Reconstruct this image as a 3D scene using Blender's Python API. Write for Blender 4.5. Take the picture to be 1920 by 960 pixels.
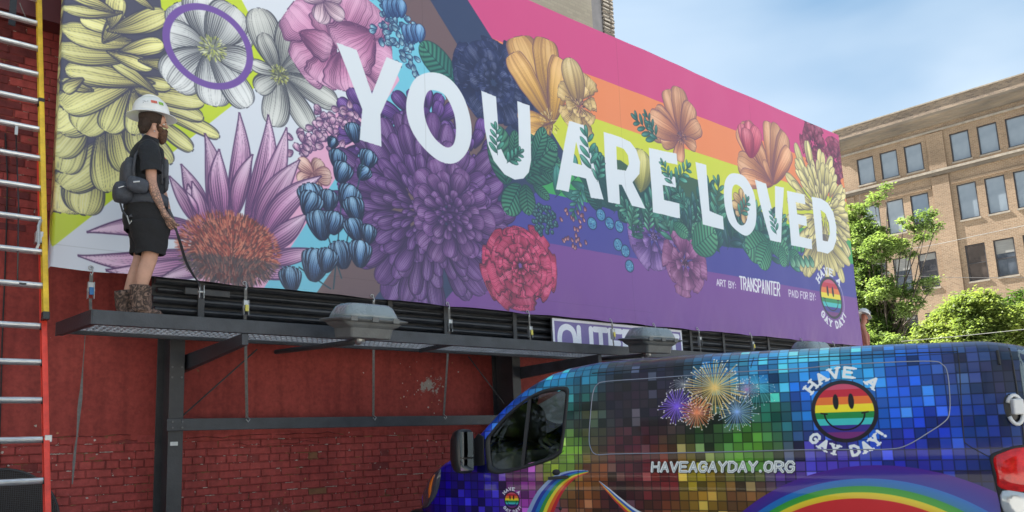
import bpy, bmesh, math, random
import numpy as np
from mathutils import Vector, Matrix, Quaternion, noise
random.seed(5)
SC = bpy.context.scene
for o in list(bpy.data.objects): bpy.data.objects.remove(o)
C = SC.collection

# ---------------------------------------------------------------- camera
cam = bpy.data.cameras.new('camera'); camo = bpy.data.objects.new('camera', cam); C.objects.link(camo); SC.camera = camo
cam.sensor_width = 36.; cam.lens = 1450.9/1920*36; cam.clip_end = 3000; cam.clip_start = .05
cam.shift_x = (960-956.9)/1920; cam.shift_y = (602.35-480)/1920
def _cam_matrix(yaw, pitch, roll):
    cy, sy, cp, sp, cr, sr = math.cos(yaw), math.sin(yaw), math.cos(pitch), math.sin(pitch), math.cos(roll), math.sin(roll)
    f = Vector((sy*cp, cy*cp, sp)); r = Vector((cy, -sy, 0)); d = f.cross(r)
    r2 = cr*r+sr*d; d2 = -sr*r+cr*d
    m = Matrix((r2, -d2, -f)).transposed().to_4x4(); m.translation = (0, 0, 1.6); return m
camo.matrix_world = _cam_matrix(.6951, .1597, .0439)

# ---------------------------------------------------------------- sky, sun, exposure
SUN_DIR = Vector((-.19, .58, .79)).normalized()            # towards the sun: high behind the billboard
w = bpy.data.worlds.new('World'); SC.world = w; w.use_nodes = True
nt = w.node_tree; nt.nodes.clear()
sky = nt.nodes.new('ShaderNodeTexSky'); sky.sky_type = 'NISHITA'; sky.sun_disc = False
sky.sun_elevation = math.asin(SUN_DIR.z); sky.sun_rotation = math.atan2(SUN_DIR.x, SUN_DIR.y)
sky.air_density = 1.0; sky.dust_density = 1.0; sky.ozone_density = 1.6
tc = nt.nodes.new('ShaderNodeTexCoord'); mp = nt.nodes.new('ShaderNodeMapping'); mp.inputs['Scale'].default_value = (1.2, 2.2, 6.0); mp.inputs['Rotation'].default_value = (0, .25, .5)
nz = nt.nodes.new('ShaderNodeTexNoise'); nz.inputs['Scale'].default_value = 1.1; nz.inputs['Detail'].default_value = 4; nz.inputs['Roughness'].default_value = .42; nz.inputs['Distortion'].default_value = .4
rp = nt.nodes.new('ShaderNodeValToRGB'); rp.color_ramp.elements[0].position = .30; rp.color_ramp.elements[1].position = .85
mx = nt.nodes.new('ShaderNodeMixRGB'); mx.inputs[2].default_value = (1.5, 1.62, 1.70, 1)
ml = nt.nodes.new('ShaderNodeMath'); ml.operation = 'MULTIPLY'; ml.inputs[1].default_value = .75
hz = nt.nodes.new('ShaderNodeMixRGB'); hz.inputs[0].default_value = .90; hz.inputs[2].default_value = (.31, .52, .72, 1)
bg = nt.nodes.new('ShaderNodeBackground'); bg.inputs['Strength'].default_value = .15
out = nt.nodes.new('ShaderNodeOutputWorld'); L_ = nt.links.new
L_(tc.outputs['Generated'], mp.inputs[0]); L_(mp.outputs[0], nz.inputs[0]); L_(nz.outputs[0], rp.inputs[0]); L_(rp.outputs[0], ml.inputs[0]); L_(ml.outputs[0], mx.inputs[0])
L_(sky.outputs[0], hz.inputs[1]); L_(hz.outputs[0], mx.inputs[1]); L_(mx.outputs[0], bg.inputs[0]); L_(bg.outputs[0], out.inputs[0])
sl_ = bpy.data.lights.new('sun', 'SUN'); sl_.energy = 5.0; sl_.angle = math.radians(.5); sl_.color = (1, .95, .86)
so = bpy.data.objects.new('sun', sl_); C.objects.link(so); so.rotation_euler = SUN_DIR.to_track_quat('Z', 'Y').to_euler(); so.location = (0, 0, 60)
SC.view_settings.view_transform = 'Standard'; SC.view_settings.look = 'None'; SC.view_settings.exposure = 2.40; SC.view_settings.gamma = 1
SC.render.engine = 'CYCLES'

# ---------------------------------------------------------------- helpers
def tag(o, label=None, cat=None, group=None, kind=None):
    if label: o['label'] = label
    if cat: o['category'] = cat
    if group: o['group'] = group
    if kind: o['kind'] = kind
    return o
def thing(name, label, cat, loc=(0, 0, 0), rot=(0, 0, 0), group=None):
    o = bpy.data.objects.new(name, None); o.empty_display_size = .2; C.objects.link(o)
    o.location = loc; o.rotation_euler = rot
    return tag(o, label, cat, group)
class MB:
    def __init__(s): s.v = []; s.f = []
    def add(s, vs, fs):
        n = len(s.v); s.v += [tuple(v) for v in vs]; s.f += [tuple(i+n for i in f) for f in fs]; return s
    def box(s, x0, x1, y0, y1, z0, z1, M=None):
        vs = [Vector((x, y, z)) for z in (z0, z1) for x, y in ((x0, y0), (x1, y0), (x1, y1), (x0, y1))]
        if M is not None: vs = [M@v for v in vs]
        return s.add(vs, [(0, 3, 2, 1), (4, 5, 6, 7), (0, 1, 5, 4), (1, 2, 6, 5), (2, 3, 7, 6), (3, 0, 4, 7)])
    def bar(s, a, b, w, h=None, up=(0, 0, 1), o=0.):
        """square bar from a to b"""
        a = Vector(a); b = Vector(b); h = w if h is None else h; d = (b-a).normalized(); u = Vector(up)
        if abs(d.dot(u)) > .95: u = Vector((0, 1, 0))
        r = d.cross(u).normalized(); u = r.cross(d)
        vs = [p+r*sx*w/2+u*sz*h/2 for p in (a, b) for sx, sz in ((-1, -1), (1, -1), (1, 1), (-1, 1))]
        return s.add(vs, [(0, 3, 2, 1), (4, 5, 6, 7), (0, 1, 5, 4), (1, 2, 6, 5), (2, 3, 7, 6), (3, 0, 4, 7)])
    def tube(s, pts, r, n=8, cap=True, sq=1.):
        pts = [Vector(p) for p in pts]; rs = r if isinstance(r, (list, tuple)) else [r]*len(pts); base = len(s.v); up = None
        for i, p in enumerate(pts):
            d = (pts[min(i+1, len(pts)-1)]-pts[max(i-1, 0)]).normalized()
            if up is None: up = Vector((0, 0, 1)) if abs(d.z) < .9 else Vector((1, 0, 0))
            sd = d.cross(up).normalized(); up = sd.cross(d).normalized()
            for k in range(n):
                a = 2*math.pi*k/n; s.v.append(tuple(p+sd*math.cos(a)*rs[i]+up*math.sin(a)*rs[i]*sq))
        for i in range(len(pts)-1):
            for k in range(n):
                a = base+i*n+k; b = base+i*n+(k+1) % n; s.f.append((a, b, b+n, a+n))
        if cap: s.f.append(tuple(base+k for k in range(n))[::-1]); s.f.append(tuple(base+(len(pts)-1)*n+k for k in range(n)))
        return s
    def loft(s, rings, cap=True, closed=True):
        n = len(rings[0]); base = len(s.v)
        for r in rings: s.v += [tuple(p) for p in r]
        for i in range(len(rings)-1):
            for k in range(n if closed else n-1):
                a = base+i*n+k; b = base+i*n+(k+1) % n; s.f.append((a, b, b+n, a+n))
        if cap: s.f.append(tuple(base+k for k in range(n))[::-1]); s.f.append(tuple(base+(len(rings)-1)*n+k for k in range(n)))
        return s
    def ell(s, c, r, nu=14, nv=9, M=None, z0=-1., z1=1.):
        rings = []
        for j in range(nv+1):
            t = z0+(z1-z0)*j/nv; t = max(-.999, min(.999, t)); a = math.asin(t)
            rings.append([Vector((math.cos(2*math.pi*k/nu)*math.cos(a)*r[0], math.sin(2*math.pi*k/nu)*math.cos(a)*r[1], math.sin(a)*r[2])) for k in range(nu)])
        rings = [[(M@p if M is not None else p)+Vector(c) for p in q] for q in rings]
        return s.loft(rings)
    def prism(s, poly, p0, e1, e2, th):
        """polygon in the plane p0 + a*e1 + b*e2, thickness th along e1 x e2"""
        e1 = Vector(e1); e2 = Vector(e2); n = e1.cross(e2).normalized()*th; p0 = Vector(p0); k = len(poly)
        a = [p0+e1*x+e2*y for x, y in poly]; b = [p+n for p in a]
        return s.add(a+b, [tuple(range(k))[::-1], tuple(range(k, 2*k))]+[(i, (i+1) % k, (i+1) % k+k, i+k) for i in range(k)])
    def build(s, name, mat, parent=None, smooth=False, bevel=0., seg=2, solid=0.):
        me = bpy.data.meshes.new(name); me.from_pydata(s.v, [], s.f); me.update()
        if mat is not None: me.materials.append(mat)
        o = bpy.data.objects.new(name, me); C.objects.link(o)
        if parent is not None: o.parent = parent
        bm = bmesh.new(); bm.from_mesh(me); bmesh.ops.recalc_face_normals(bm, faces=bm.faces); bm.to_mesh(me); bm.free()
        if smooth: me.polygons.foreach_set('use_smooth', [True]*len(me.polygons))
        if solid: m = o.modifiers.new('t', 'SOLIDIFY'); m.thickness = solid; m.offset = 0
        if bevel: m = o.modifiers.new('b', 'BEVEL'); m.width = bevel; m.segments = seg; m.limit_method = 'ANGLE'; m.angle_limit = .6
        return o
def share(src, parent, loc=(0, 0, 0), rot=(0, 0, 0), sc=(1, 1, 1), name=None):
    o = src.copy(); C.objects.link(o); o.parent = parent; o.location = loc; o.rotation_euler = rot; o.scale = sc; return o
def copy_tree(o, parent=None):
    c = o.copy(); C.objects.link(c); c.parent = parent
    for ch in list(o.children): copy_tree(ch, c)
    return c

# ---------------------------------------------------------------- materials
def mat(name, col, rough=.6, metal=0., var=0., vscale=6., bump=0., bscale=40., spec=.5, col2=None, coat=0., stretch=None, trans=0., detail=6):
    m = bpy.data.materials.new(name); m.use_nodes = True; nt = m.node_tree; b = nt.nodes['Principled BSDF']; lk = nt.links.new
    b.inputs['Base Color'].default_value = (*col, 1); b.inputs['Roughness'].default_value = rough; b.inputs['Metallic'].default_value = metal
    b.inputs['Specular IOR Level'].default_value = spec; b.inputs['Coat Weight'].default_value = coat; b.inputs['Coat Roughness'].default_value = .05
    b.inputs['Transmission Weight'].default_value = trans
    if var or bump:
        tc = nt.nodes.new('ShaderNodeTexCoord'); mp = nt.nodes.new('ShaderNodeMapping'); lk(tc.outputs['Object'], mp.inputs[0])
        if stretch: mp.inputs['Scale'].default_value = stretch
    if var:
        n = nt.nodes.new('ShaderNodeTexNoise'); n.inputs['Scale'].default_value = vscale; n.inputs['Detail'].default_value = detail; n.inputs['Roughness'].default_value = .65; lk(mp.outputs[0], n.inputs[0])
        r = nt.nodes.new('ShaderNodeValToRGB'); r.color_ramp.elements[0].position = .3; r.color_ramp.elements[1].position = .7
        c2 = col2 or tuple(min(1, c*(1+var)) for c in col); c1 = tuple(c*(1-var) for c in col) if not col2 else col
        r.color_ramp.elements[0].color = (*c1, 1); r.color_ramp.elements[1].color = (*c2, 1)
        lk(n.outputs[0], r.inputs[0]); lk(r.outputs[0], b.inputs['Base Color'])
        mr = nt.nodes.new('ShaderNodeMapRange'); mr.inputs[3].default_value = max(.02, rough-.12); mr.inputs[4].default_value = min(1, rough+.12); lk(n.outputs[0], mr.inputs[0]); lk(mr.outputs[0], b.inputs['Roughness'])
    if bump:
        n2 = nt.nodes.new('ShaderNodeTexNoise'); n2.inputs['Scale'].default_value = bscale; n2.inputs['Detail'].default_value = 5; lk(mp.outputs[0], n2.inputs[0])
        bp = nt.nodes.new('ShaderNodeBump'); bp.inputs['Strength'].default_value = bump; bp.inputs['Distance'].default_value = .01; lk(n2.outputs[0], bp.inputs['Height']); lk(bp.outputs[0], b.inputs['Normal'])
    return m
MT = {}
MT['black'] = mat('black steel paint', (.020, .022, .027), .45, .0, .45, 5, .25, 60, col2=(.052, .056, .066))
MT['black2'] = mat('black steel paint worn', (.022, .022, .025), .5, 0, .5, 3, .3, 40, col2=(.062, .060, .062))
MT['mesh'] = mat('grating steel', (.45, .47, .50), .5, .2, .3, 8)
MT['alu'] = mat('aluminium', (.60, .61, .63), .36, .8, .3, 9, .2, 90, stretch=(1, 8, 8))
MT['yellow'] = mat('yellow fibreglass', (.70, .44, .025), .42, 0, .28, 7)
MT['orange'] = mat('orange red fibreglass', (.72, .055, .03), .42, 0, .28, 7)
MT['rubber'] = mat('black rubber', (.02, .02, .022), .7, 0, .2, 20)
MT['plastic'] = mat('black plastic', (.018, .018, .02), .35)
MT['webbing'] = mat('grey webbing', (.16, .15, .14), .85, 0, .3, 30, .3, 200)
MT['bluebuckle'] = mat('blue buckle', (.03, .16, .38), .4); MT['yellowbuckle'] = mat('yellow zinc', (.55, .46, .10), .35, .6)
MT['zinc'] = mat('zinc', (.45, .45, .44), .4, .8)
MT['lampbody'] = mat('grey lamp housing', (.12, .123, .123), .5, 0, .25, 5, .2, 50)
MT['lens'] = mat('cloudy lamp lens', (.20, .235, .25), .28, 0, .12, 6, coat=.3)
MT['flash'] = mat('maroon metal', (.125, .028, .030), .45, 0, .2, 3)
# ---------------------------------------------------------------- flat print: painted in code into pixel arrays
PF, PCX, PCY = 1450.9, 956.9, 602.35
YAW, PITCH, ROLL = .6951, .1597, .0439
CAMZ = 1.6
def _basis():
    cy, sy, cp, sp, cr, sr = math.cos(YAW), math.sin(YAW), math.cos(PITCH), math.sin(PITCH), math.cos(ROLL), math.sin(ROLL)
    f = np.array([sy*cp, cy*cp, sp]); r = np.array([cy, -sy, 0.]); d = np.cross(f, r)
    return np.array([cr*r+sr*d, -sr*r+cr*d, f])
BAS = _basis()
CAMP = np.array([0, 0, CAMZ])
def ray(x, y): return BAS.T@np.array([(x-PCX)/PF, (y-PCY)/PF, 1.])
def hit(x, y, n, d):
    v = ray(x, y); n = np.array(n, float)
    return CAMP+v*((d-n@CAMP)/(n@v))
def atY(x, y, Y): return hit(x, y, (0, 1, 0), Y)
def atX(x, y, X): return hit(x, y, (1, 0, 0), X)
def atZ(x, y, Z): return hit(x, y, (0, 0, 1), Z)

def lin(c):
    return tuple(((v/255.)/12.92 if v/255. <= .04045 else ((v/255.+.055)/1.055)**2.4) for v in c)

def catmull(pts, n=6, closed=True):
    P = np.array(pts, float); N = len(P); out = []
    for i in range(N if closed else N-1):
        if closed: a, b, c, d = P[i-1], P[i], P[(i+1) % N], P[(i+2) % N]
        else: a, b, c, d = P[max(i-1, 0)], P[i], P[i+1], P[min(i+2, N-1)]
        for k in range(n):
            t = k/n
            out.append(.5*((2*b)+(c-a)*t+(2*a-5*b+4*c-d)*t*t+(3*b-a-3*c+d)*t**3))
    if not closed: out.append(P[-1])
    return np.array(out)

class Canvas:
    def __init__(s, w, h, to_plane, ppm, seed=1):
        s.W, s.H = w, h; s.A = np.ones((h, w, 3), np.float32)*.8
        s.T = to_plane; s.ppm = ppm; s.rng = np.random.default_rng(seed)
    def P(s, p): return np.array(s.T(p[0], p[1]), float)      # photograph point -> canvas pixel
    def box(s, x0, y0, x1, y1):
        x0 = max(0, int(math.floor(x0))); y0 = max(0, int(math.floor(y0)))
        x1 = min(s.W, int(math.ceil(x1))+1); y1 = min(s.H, int(math.ceil(y1))+1)
        if x1 <= x0 or y1 <= y0: return None
        Y, X = np.mgrid[y0:y1, x0:x1].astype(np.float32)
        return (slice(y0, y1), slice(x0, x1)), X, Y
    def blend(s, sl, m, c):
        m = m[..., None]; s.A[sl] = s.A[sl]*(1-m)+np.asarray(c, np.float32)*m
    def add(s, sl, m, c): s.A[sl] = np.clip(s.A[sl]+m[..., None]*np.asarray(c, np.float32), 0, 1)
    def cover(s, pts, X, Y):
        c = np.zeros(X.shape, np.float32); n = len(pts)
        for i in range(n):
            (xa, ya), (xb, yb) = pts[i], pts[(i+1) % n]
            if ya == yb: continue
            sg = 1
            if ya > yb: xa, ya, xb, yb, sg = xb, yb, xa, ya, -1
            rows = (Y[:, 0] >= ya) & (Y[:, 0] < yb)
            if not rows.any(): continue
            xc = xa+(Y[rows]-ya)*(xb-xa)/(yb-ya)
            c[rows] += sg*np.clip(X[rows]-xc+.5, 0, 1)
        return np.clip(np.abs(c), 0, 1)
    def poly(s, pts, col, holes=(), a=1., raw=False):
        Q = np.array(pts, float) if raw else np.array([s.P(p) for p in pts])
        b = s.box(Q[:, 0].min(), Q[:, 1].min(), Q[:, 0].max(), Q[:, 1].max())
        if b is None: return
        sl, X, Y = b; m = s.cover(Q, X, Y)
        for h in holes:
            Hh = np.array(h, float) if raw else np.array([s.P(p) for p in h]); m = m*(1-s.cover(Hh, X, Y))
        s.blend(sl, m*a, np.array(col)/255.)
    def line(s, p, q, w, col, a=1., raw=False, w2=None, addm=False):
        p = np.array(p, float) if raw else s.P(p); q = np.array(q, float) if raw else s.P(q)
        w2 = w if w2 is None else w2; r = max(w, w2)+1
        b = s.box(min(p[0], q[0])-r, min(p[1], q[1])-r, max(p[0], q[0])+r, max(p[1], q[1])+r)
        if b is None: return
        sl, X, Y = b; d = q-p; L = max(d@d, 1e-6)
        t = np.clip(((X-p[0])*d[0]+(Y-p[1])*d[1])/L, 0, 1)
        D = np.hypot(X-p[0]-t*d[0], Y-p[1]-t*d[1])
        m = np.clip((w+(w2-w)*t)/2-D+.5, 0, 1)*a
        (s.add if addm else s.blend)(sl, m, np.array(col)/255.)
    def pline(s, pts, w, col, a=1., raw=False, w2=None):
        n = len(pts)-1
        for i in range(n):
            wa = w if w2 is None else w+(w2-w)*i/n; wb = w if w2 is None else w+(w2-w)*(i+1)/n
            s.line(pts[i], pts[i+1], wa, col, a, raw, wb)
    def disc(s, c, r, col, a=1., raw=False, soft=0):
        c = np.array(c, float) if raw else s.P(c)
        b = s.box(c[0]-r-1, c[1]-r-1, c[0]+r+1, c[1]+r+1)
        if b is None: return
        sl, X, Y = b; D = np.hypot(X-c[0], Y-c[1])
        m = np.clip((r-D)/(soft or 1)+(.0 if soft else .5), 0, 1)*a
        s.blend(sl, m, np.array(col)/255.)
    def petal(s, b, t, w, c0, c1, dark=(35, 32, 60), bend=0., prof=(.8, .45), K=9, lines=1., ol=1.8, notch=0., vein=False, raw=False, pmax=None):
        b = np.array(b, float) if raw else s.P(b); t = np.array(t, float) if raw else s.P(t)
        d = t-b; L = math.hypot(*d)
        if L < 2: return
        e = d/L; n = np.array([-e[1], e[0]]); a_, b_ = prof
        um = a_/(a_+b_); pk = um**a_*(1-um)**b_; W = w*L/2
        R = W+abs(bend)*L*.3+3
        cs = np.array([b-n*R, b+n*R, t-n*R, t+n*R])
        bx = s.box(cs[:, 0].min()-3, cs[:, 1].min()-3, cs[:, 0].max()+3, cs[:, 1].max()+3)
        if bx is None: return
        sl, X, Y = bx; u = ((X-b[0])*e[0]+(Y-b[1])*e[1])/L; v = (X-b[0])*n[0]+(Y-b[1])*n[1]
        v = v-bend*L*u*(1-u)*1.2
        uc = np.clip(u, 1e-4, 1-1e-4)
        ph = s.rng.uniform(0, 6.3)
        ww = W*(uc**a_)*((1-uc)**b_)/pk
        if notch: ww = ww*(1+notch*np.sin(uc*23+ph+np.sign(v)*1.3)*uc)
        inside = (u > 0) & (u < 1)
        q = v/np.maximum(ww, .5)
        m = np.clip(ww-np.abs(v)+.5, 0, 1)*inside
        mo = np.clip(ww+ol-np.abs(v)+.5, 0, 1)*((u > -.01) & (u < 1+ol*1.0/L))
        # rounded outline beyond the tip
        s.blend(sl, mo*.95, np.array(dark)/255.)
        c0 = np.array(c0)/255.; c1 = np.array(c1)/255.
        jit = 1+s.rng.uniform(-.07, .07)
        g = np.clip(uc*1.15-.05, 0, 1)[..., None]
        col = (c0*(1-g)+c1*g)*jit
        K = max(3, int(2*W/4.3)) if not vein else K
        qq = (q+1)/2*K+.35*np.sin(uc*7+ph)
        idx = np.clip(qq.astype(int), 0, K); fr = np.abs(qq-np.floor(qq)-.5)
        if vein:
            idx = np.clip(((q+1)/2*K).astype(int), 0, K-1)
            hv = np.abs(((uc*K*1.2-np.abs(q)*1.6) % 1)-.5)
            dk = np.clip((.20-hv)*8, 0, 1)*.75+np.clip(1.6-np.abs(v), 0, 1)*.8
            col = col*(.72+.5*np.clip(hv*2-.3, 0, 1)*(1-.5*np.abs(q)))[..., None]
            dk = np.clip(dk, 0, 1)*lines
        else:
            Lr = s.rng.uniform(-.18, .22, K+1)[idx]; f1 = s.rng.uniform(2.2, 4.5)
            sh = .80*(1-uc)**1.7+.45*np.abs(q)**3+.34*np.clip(np.sin(q*f1+ph)+.15, 0, 1)*(1-.45*uc)+.22*np.clip(uc*6-5, 0, 1)+Lr*.8
            sh = np.clip(sh, 0, 1)
            dk = np.clip((sh*.47-fr)*5.5, 0, 1)*lines*.9
            col = col*(1-.27*sh*min(1.2, lines))[..., None]
            hl = np.clip(.34-sh, 0, .34)*2.2*np.clip((.16-np.abs(fr-.34))*9, 0, 1)
            col = col+(1-col)*hl[..., None]*.55
        dk = np.maximum(dk, np.clip(np.abs(q)-.86, 0, 1)*2.2*lines)
        dk = np.clip(dk, 0, .95)
        col = col*(1-dk[..., None])+np.array(dark)/255.*dk[..., None]
        m3 = m[..., None]; s.A[sl] = s.A[sl]*(1-m3)+col*m3
    def radial(s, c, r, n, w, c0, c1, r0=0., jit=.12, sq=1., start=None, arc=None, **k):
        c = s.P(c); a0 = s.rng.uniform(0, 6.3) if start is None else start
        order = s.rng.permutation(n)
        for i in order:
            a = a0+(arc or 2*math.pi)*i/n+s.rng.uniform(-jit, jit); rr = r*s.rng.uniform(1-jit*1.3, 1+jit)
            e = np.array([math.cos(a), math.sin(a)*sq])
            s.petal(c+e*r0, c+e*rr, w*s.rng.uniform(.85, 1.15), c0, c1, raw=True, bend=s.rng.uniform(-.2, .2), **k)
    def dahlia(s, c, r, c0, c1, rings=8, n=20, dark=(30, 22, 60), sq=1., w=.5, **k):
        for j in range(rings):
            f = 1-j/rings
            s.radial(c, r*f, max(5, int(n*f**.5)), w, c0, c1, r0=r*f*.45, dark=dark, jit=.14, sq=sq, K=5, prof=(.9, .4), **k)
    def peony(s, c, r, c0, c1, rings=5, n=9, dark=(40, 20, 50), sq=1., **k):
        for j in range(rings):
            f = 1-j/(rings+.5)
            s.radial(c, r*f, max(4, int(n-j)), .95, c0, c1, r0=r*f*.25, dark=dark, jit=.16, sq=sq, K=13, prof=(.9, .22), notch=.12, ol=1.6, **k)
    def heart(s, c, r, cols, n=60):
        s.disc(c, r, cols[0], soft=r*.4); s.dots(c, r*.9, n, cols[1:], 1.6, strokes=r*.3)
    def dots(s, c, r, n, cols, size=2., sq=1., strokes=0):
        c = s.P(c)
        for i in range(n):
            a = s.rng.uniform(0, 6.28); q = r*math.sqrt(s.rng.uniform(0, 1)); p = c+np.array([math.cos(a)*q, math.sin(a)*q*sq])
            col = cols[s.rng.integers(len(cols))]
            if strokes:
                e = np.array([math.cos(a), math.sin(a)*sq])*strokes
                s.line(p, p+e, size, col, raw=True)
            else: s.disc(p, size*s.rng.uniform(.7, 1.3), col, raw=True)
    def sprig(s, a, b, n, c, dark=(20, 50, 55), size=.3, w=.35, stem=1.6):
        a = s.P(a); b = s.P(b); d = b-a; L = math.hypot(*d); e = d/L; nn = np.array([-e[1], e[0]])
        s.line(a, b, stem, dark, raw=True)
        for i in range(n):
            f = (i+.5)/n; p = a+d*f; sg = 1 if i % 2 else -1; l = L*size*(1.15-.5*f)
            t = p+(e*.75+nn*sg*.8)*l
            s.petal(p, t, w, c, tuple(min(255, v*1.2) for v in c), dark=dark, raw=True, K=3, lines=.6, ol=1.2, prof=(.7, .6))
        s.petal(b-e*L*size*.3, b+e*L*size*.6, w, c, c, dark=dark, raw=True, K=3, ol=1.2)

GLY = {
 'A': [[(0, 0), (.5, 1), (1, 0)], [(.2, .35), (.8, .35)]], 'R': [[(0, 0), (0, 1), (.6, 1), (.95, .85), (.95, .62), (.6, .47), (0, .47)], [(.5, .47), (1, 0)]],
 'T': [[(0, 1), (1, 1)], [(.5, 1), (.5, 0)]], 'B': [[(0, 0), (0, 1), (.6, 1), (.9, .87), (.9, .63), (.6, .52), (0, .52)], [(.6, .52), (1, .4), (1, .12), (.65, 0), (0, 0)]],
 'Y': [[(0, 1), (.5, .48), (1, 1)], [(.5, .48), (.5, 0)]], 'N': [[(0, 0), (0, 1), (1, 0), (1, 1)]],
 'S': [[(1, .85), (.75, 1), (.25, 1), (0, .85), (0, .65), (.25, .53), (.75, .47), (1, .35), (1, .15), (.75, 0), (.25, 0), (0, .15)]],
 'P': [[(0, 0), (0, 1), (.65, 1), (1, .85), (1, .6), (.65, .45), (0, .45)]], 'I': [[(.5, 0), (.5, 1)]], 'E': [[(1, 1), (0, 1), (0, 0), (1, 0)], [(0, .52), (.8, .52)]],
 'D': [[(0, 0), (0, 1), (.55, 1), (1, .75), (1, .25), (.55, 0), (0, 0)]], 'F': [[(1, 1), (0, 1), (0, 0)], [(0, .52), (.8, .52)]],
 'O': [[(.5, 0), (.15, .1), (0, .35), (0, .65), (.15, .9), (.5, 1), (.85, .9), (1, .65), (1, .35), (.85, .1), (.5, 0)]],
 'H': [[(0, 0), (0, 1)], [(1, 0), (1, 1)], [(0, .52), (1, .52)]], 'V': [[(0, 1), (.5, 0), (1, 1)]],
 'G': [[(1, .8), (.75, 1), (.3, 1), (0, .7), (0, .3), (.3, 0), (.75, 0), (1, .2), (1, .48), (.6, .48)]], 'U': [[(0, 1), (0, .25), (.25, 0), (.75, 0), (1, .25), (1, 1)]],
 ':': [[(.5, .15), (.5, .2)], [(.5, .62), (.5, .67)]], '.': [[(.5, .03), (.5, .06)]], '!': [[(.5, 1), (.5, .42)], [(.5, .06), (.5, .1)]], ' ': [],
}
GW = {'I': .35, ':': .35, '.': .3, '!': .35, ' ': .5}
def text_quad(cv, txt, tl, tr, bl, br, wt, col, gap=.32, a=1., serif=False):
    """write txt inside the quadrilateral whose corners are given as photograph points"""
    q = [cv.P(p) for p in (tl, tr, bl, br)]
    ws = [GW.get(ch, 1.) for ch in txt]; tot = sum(ws)+gap*(len(txt)-1); x = 0
    for ch, w in zip(txt, ws):
        for st in GLY[ch]:
            pts = []
            for (gx, gy) in st:
                u = (x+gx*w)/tot
                pts.append((q[2]*(1-u)+q[3]*u)*(1-gy)+(q[0]*(1-u)+q[1]*u)*gy)
            cv.pline(pts, wt, col, a, raw=True)
        x += w+gap
def text_arc(cv, txt, c, r, h, a0, a1, wt, col, top=True, serif=True, gap=.5):
    """letters on a circle (canvas pixels), angles in degrees clockwise from the top"""
    ws = [GW.get(ch, .8) for ch in txt]; tot = sum(ws)+gap*(len(txt)-1); x = 0
    for ch, w in zip(txt, ws):
        am = math.radians(a0+(a1-a0)*(x+w/2)/tot)
        o = np.array([math.sin(am), -math.cos(am)])
        tdir = np.array([math.cos(am), math.sin(am)]); up = o
        if not top: tdir = -tdir; up = -o
        wpx = abs(math.radians(a1-a0))*r*w/tot
        base = np.array(c)+o*r-up*h/2
        for st in GLY[ch]:
            pts = [base+tdir*(gx-.5)*wpx+up*gy*h for gx, gy in st]
            cv.pline(pts, wt, col, raw=True)
            if serif and ch not in 'OGSD.!:':
                for k in (0, -1):
                    if st[k][1] in (0, 1) and len(st) > 1:
                        cv.line(pts[k]-tdir*wt*.75, pts[k]+tdir*wt*.75, wt*.6, col, raw=True)
        x += w+gap

def smiley(cv, c, R, have=(235, 238, 240)):
    """round rainbow smiley badge with arched words, centre and radius in canvas pixels"""
    c = np.array(c, float)
    cv.disc(c, R, (38, 36, 44), raw=True)
    cols = [(205, 80, 110), (200, 40, 60), (238, 120, 50), (248, 226, 50), (38, 140, 75), (70, 195, 195), (60, 50, 140), (120, 50, 120)]
    r = R*.88; b = cv.box(c[0]-r-1, c[1]-r-1, c[0]+r+1, c[1]+r+1)
    sl, X, Y = b; D = np.hypot(X-c[0], Y-c[1]); m0 = np.clip(r-D+.5, 0, 1)
    ys = [-1.1, -.80, -.53, -.24, .04, .27, .50, .76, 1.1]
    for k, cc in enumerate(cols):
        yy = (Y-c[1])/r; m = m0*((yy >= ys[k]) & (yy < ys[k+1])); cv.blend(sl, m.astype(np.float32), np.array(cc)/255.)
    for sx in (-1, 1):
        m = np.clip((1-np.hypot((X-c[0]-sx*.23*R)/(.085*R), (Y-c[1]+.31*R)/(.245*R)))*.085*R+.5, 0, 1)
        cv.blend(sl, m, (.08, .07, .09))
    arc = [c+R*np.array([.60*math.sin(t), .05+.55*math.cos(t)]) for t in np.linspace(-1.5, 1.5, 25)]
    cv.pline(arc, R*.045, (25, 24, 32), raw=True)
    for sx in (-1, 1): cv.line(c+R*np.array([sx*.52, .08]), c+R*np.array([sx*.70, .05]), R*.045, (25, 24, 32), raw=True)
    text_arc(cv, 'HAVE A', c, R*1.26, R*.30, -55, 52, R*.092, have)
    text_arc(cv, 'GAY DAY!', c, R*1.27, R*.29, 233, 124, R*.092, have, top=False)
BY = 7.2; BX0, BX1, BZ0, BZ1 = 1.08, 14.98, 3.22, 7.60
BPPM = 200
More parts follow.
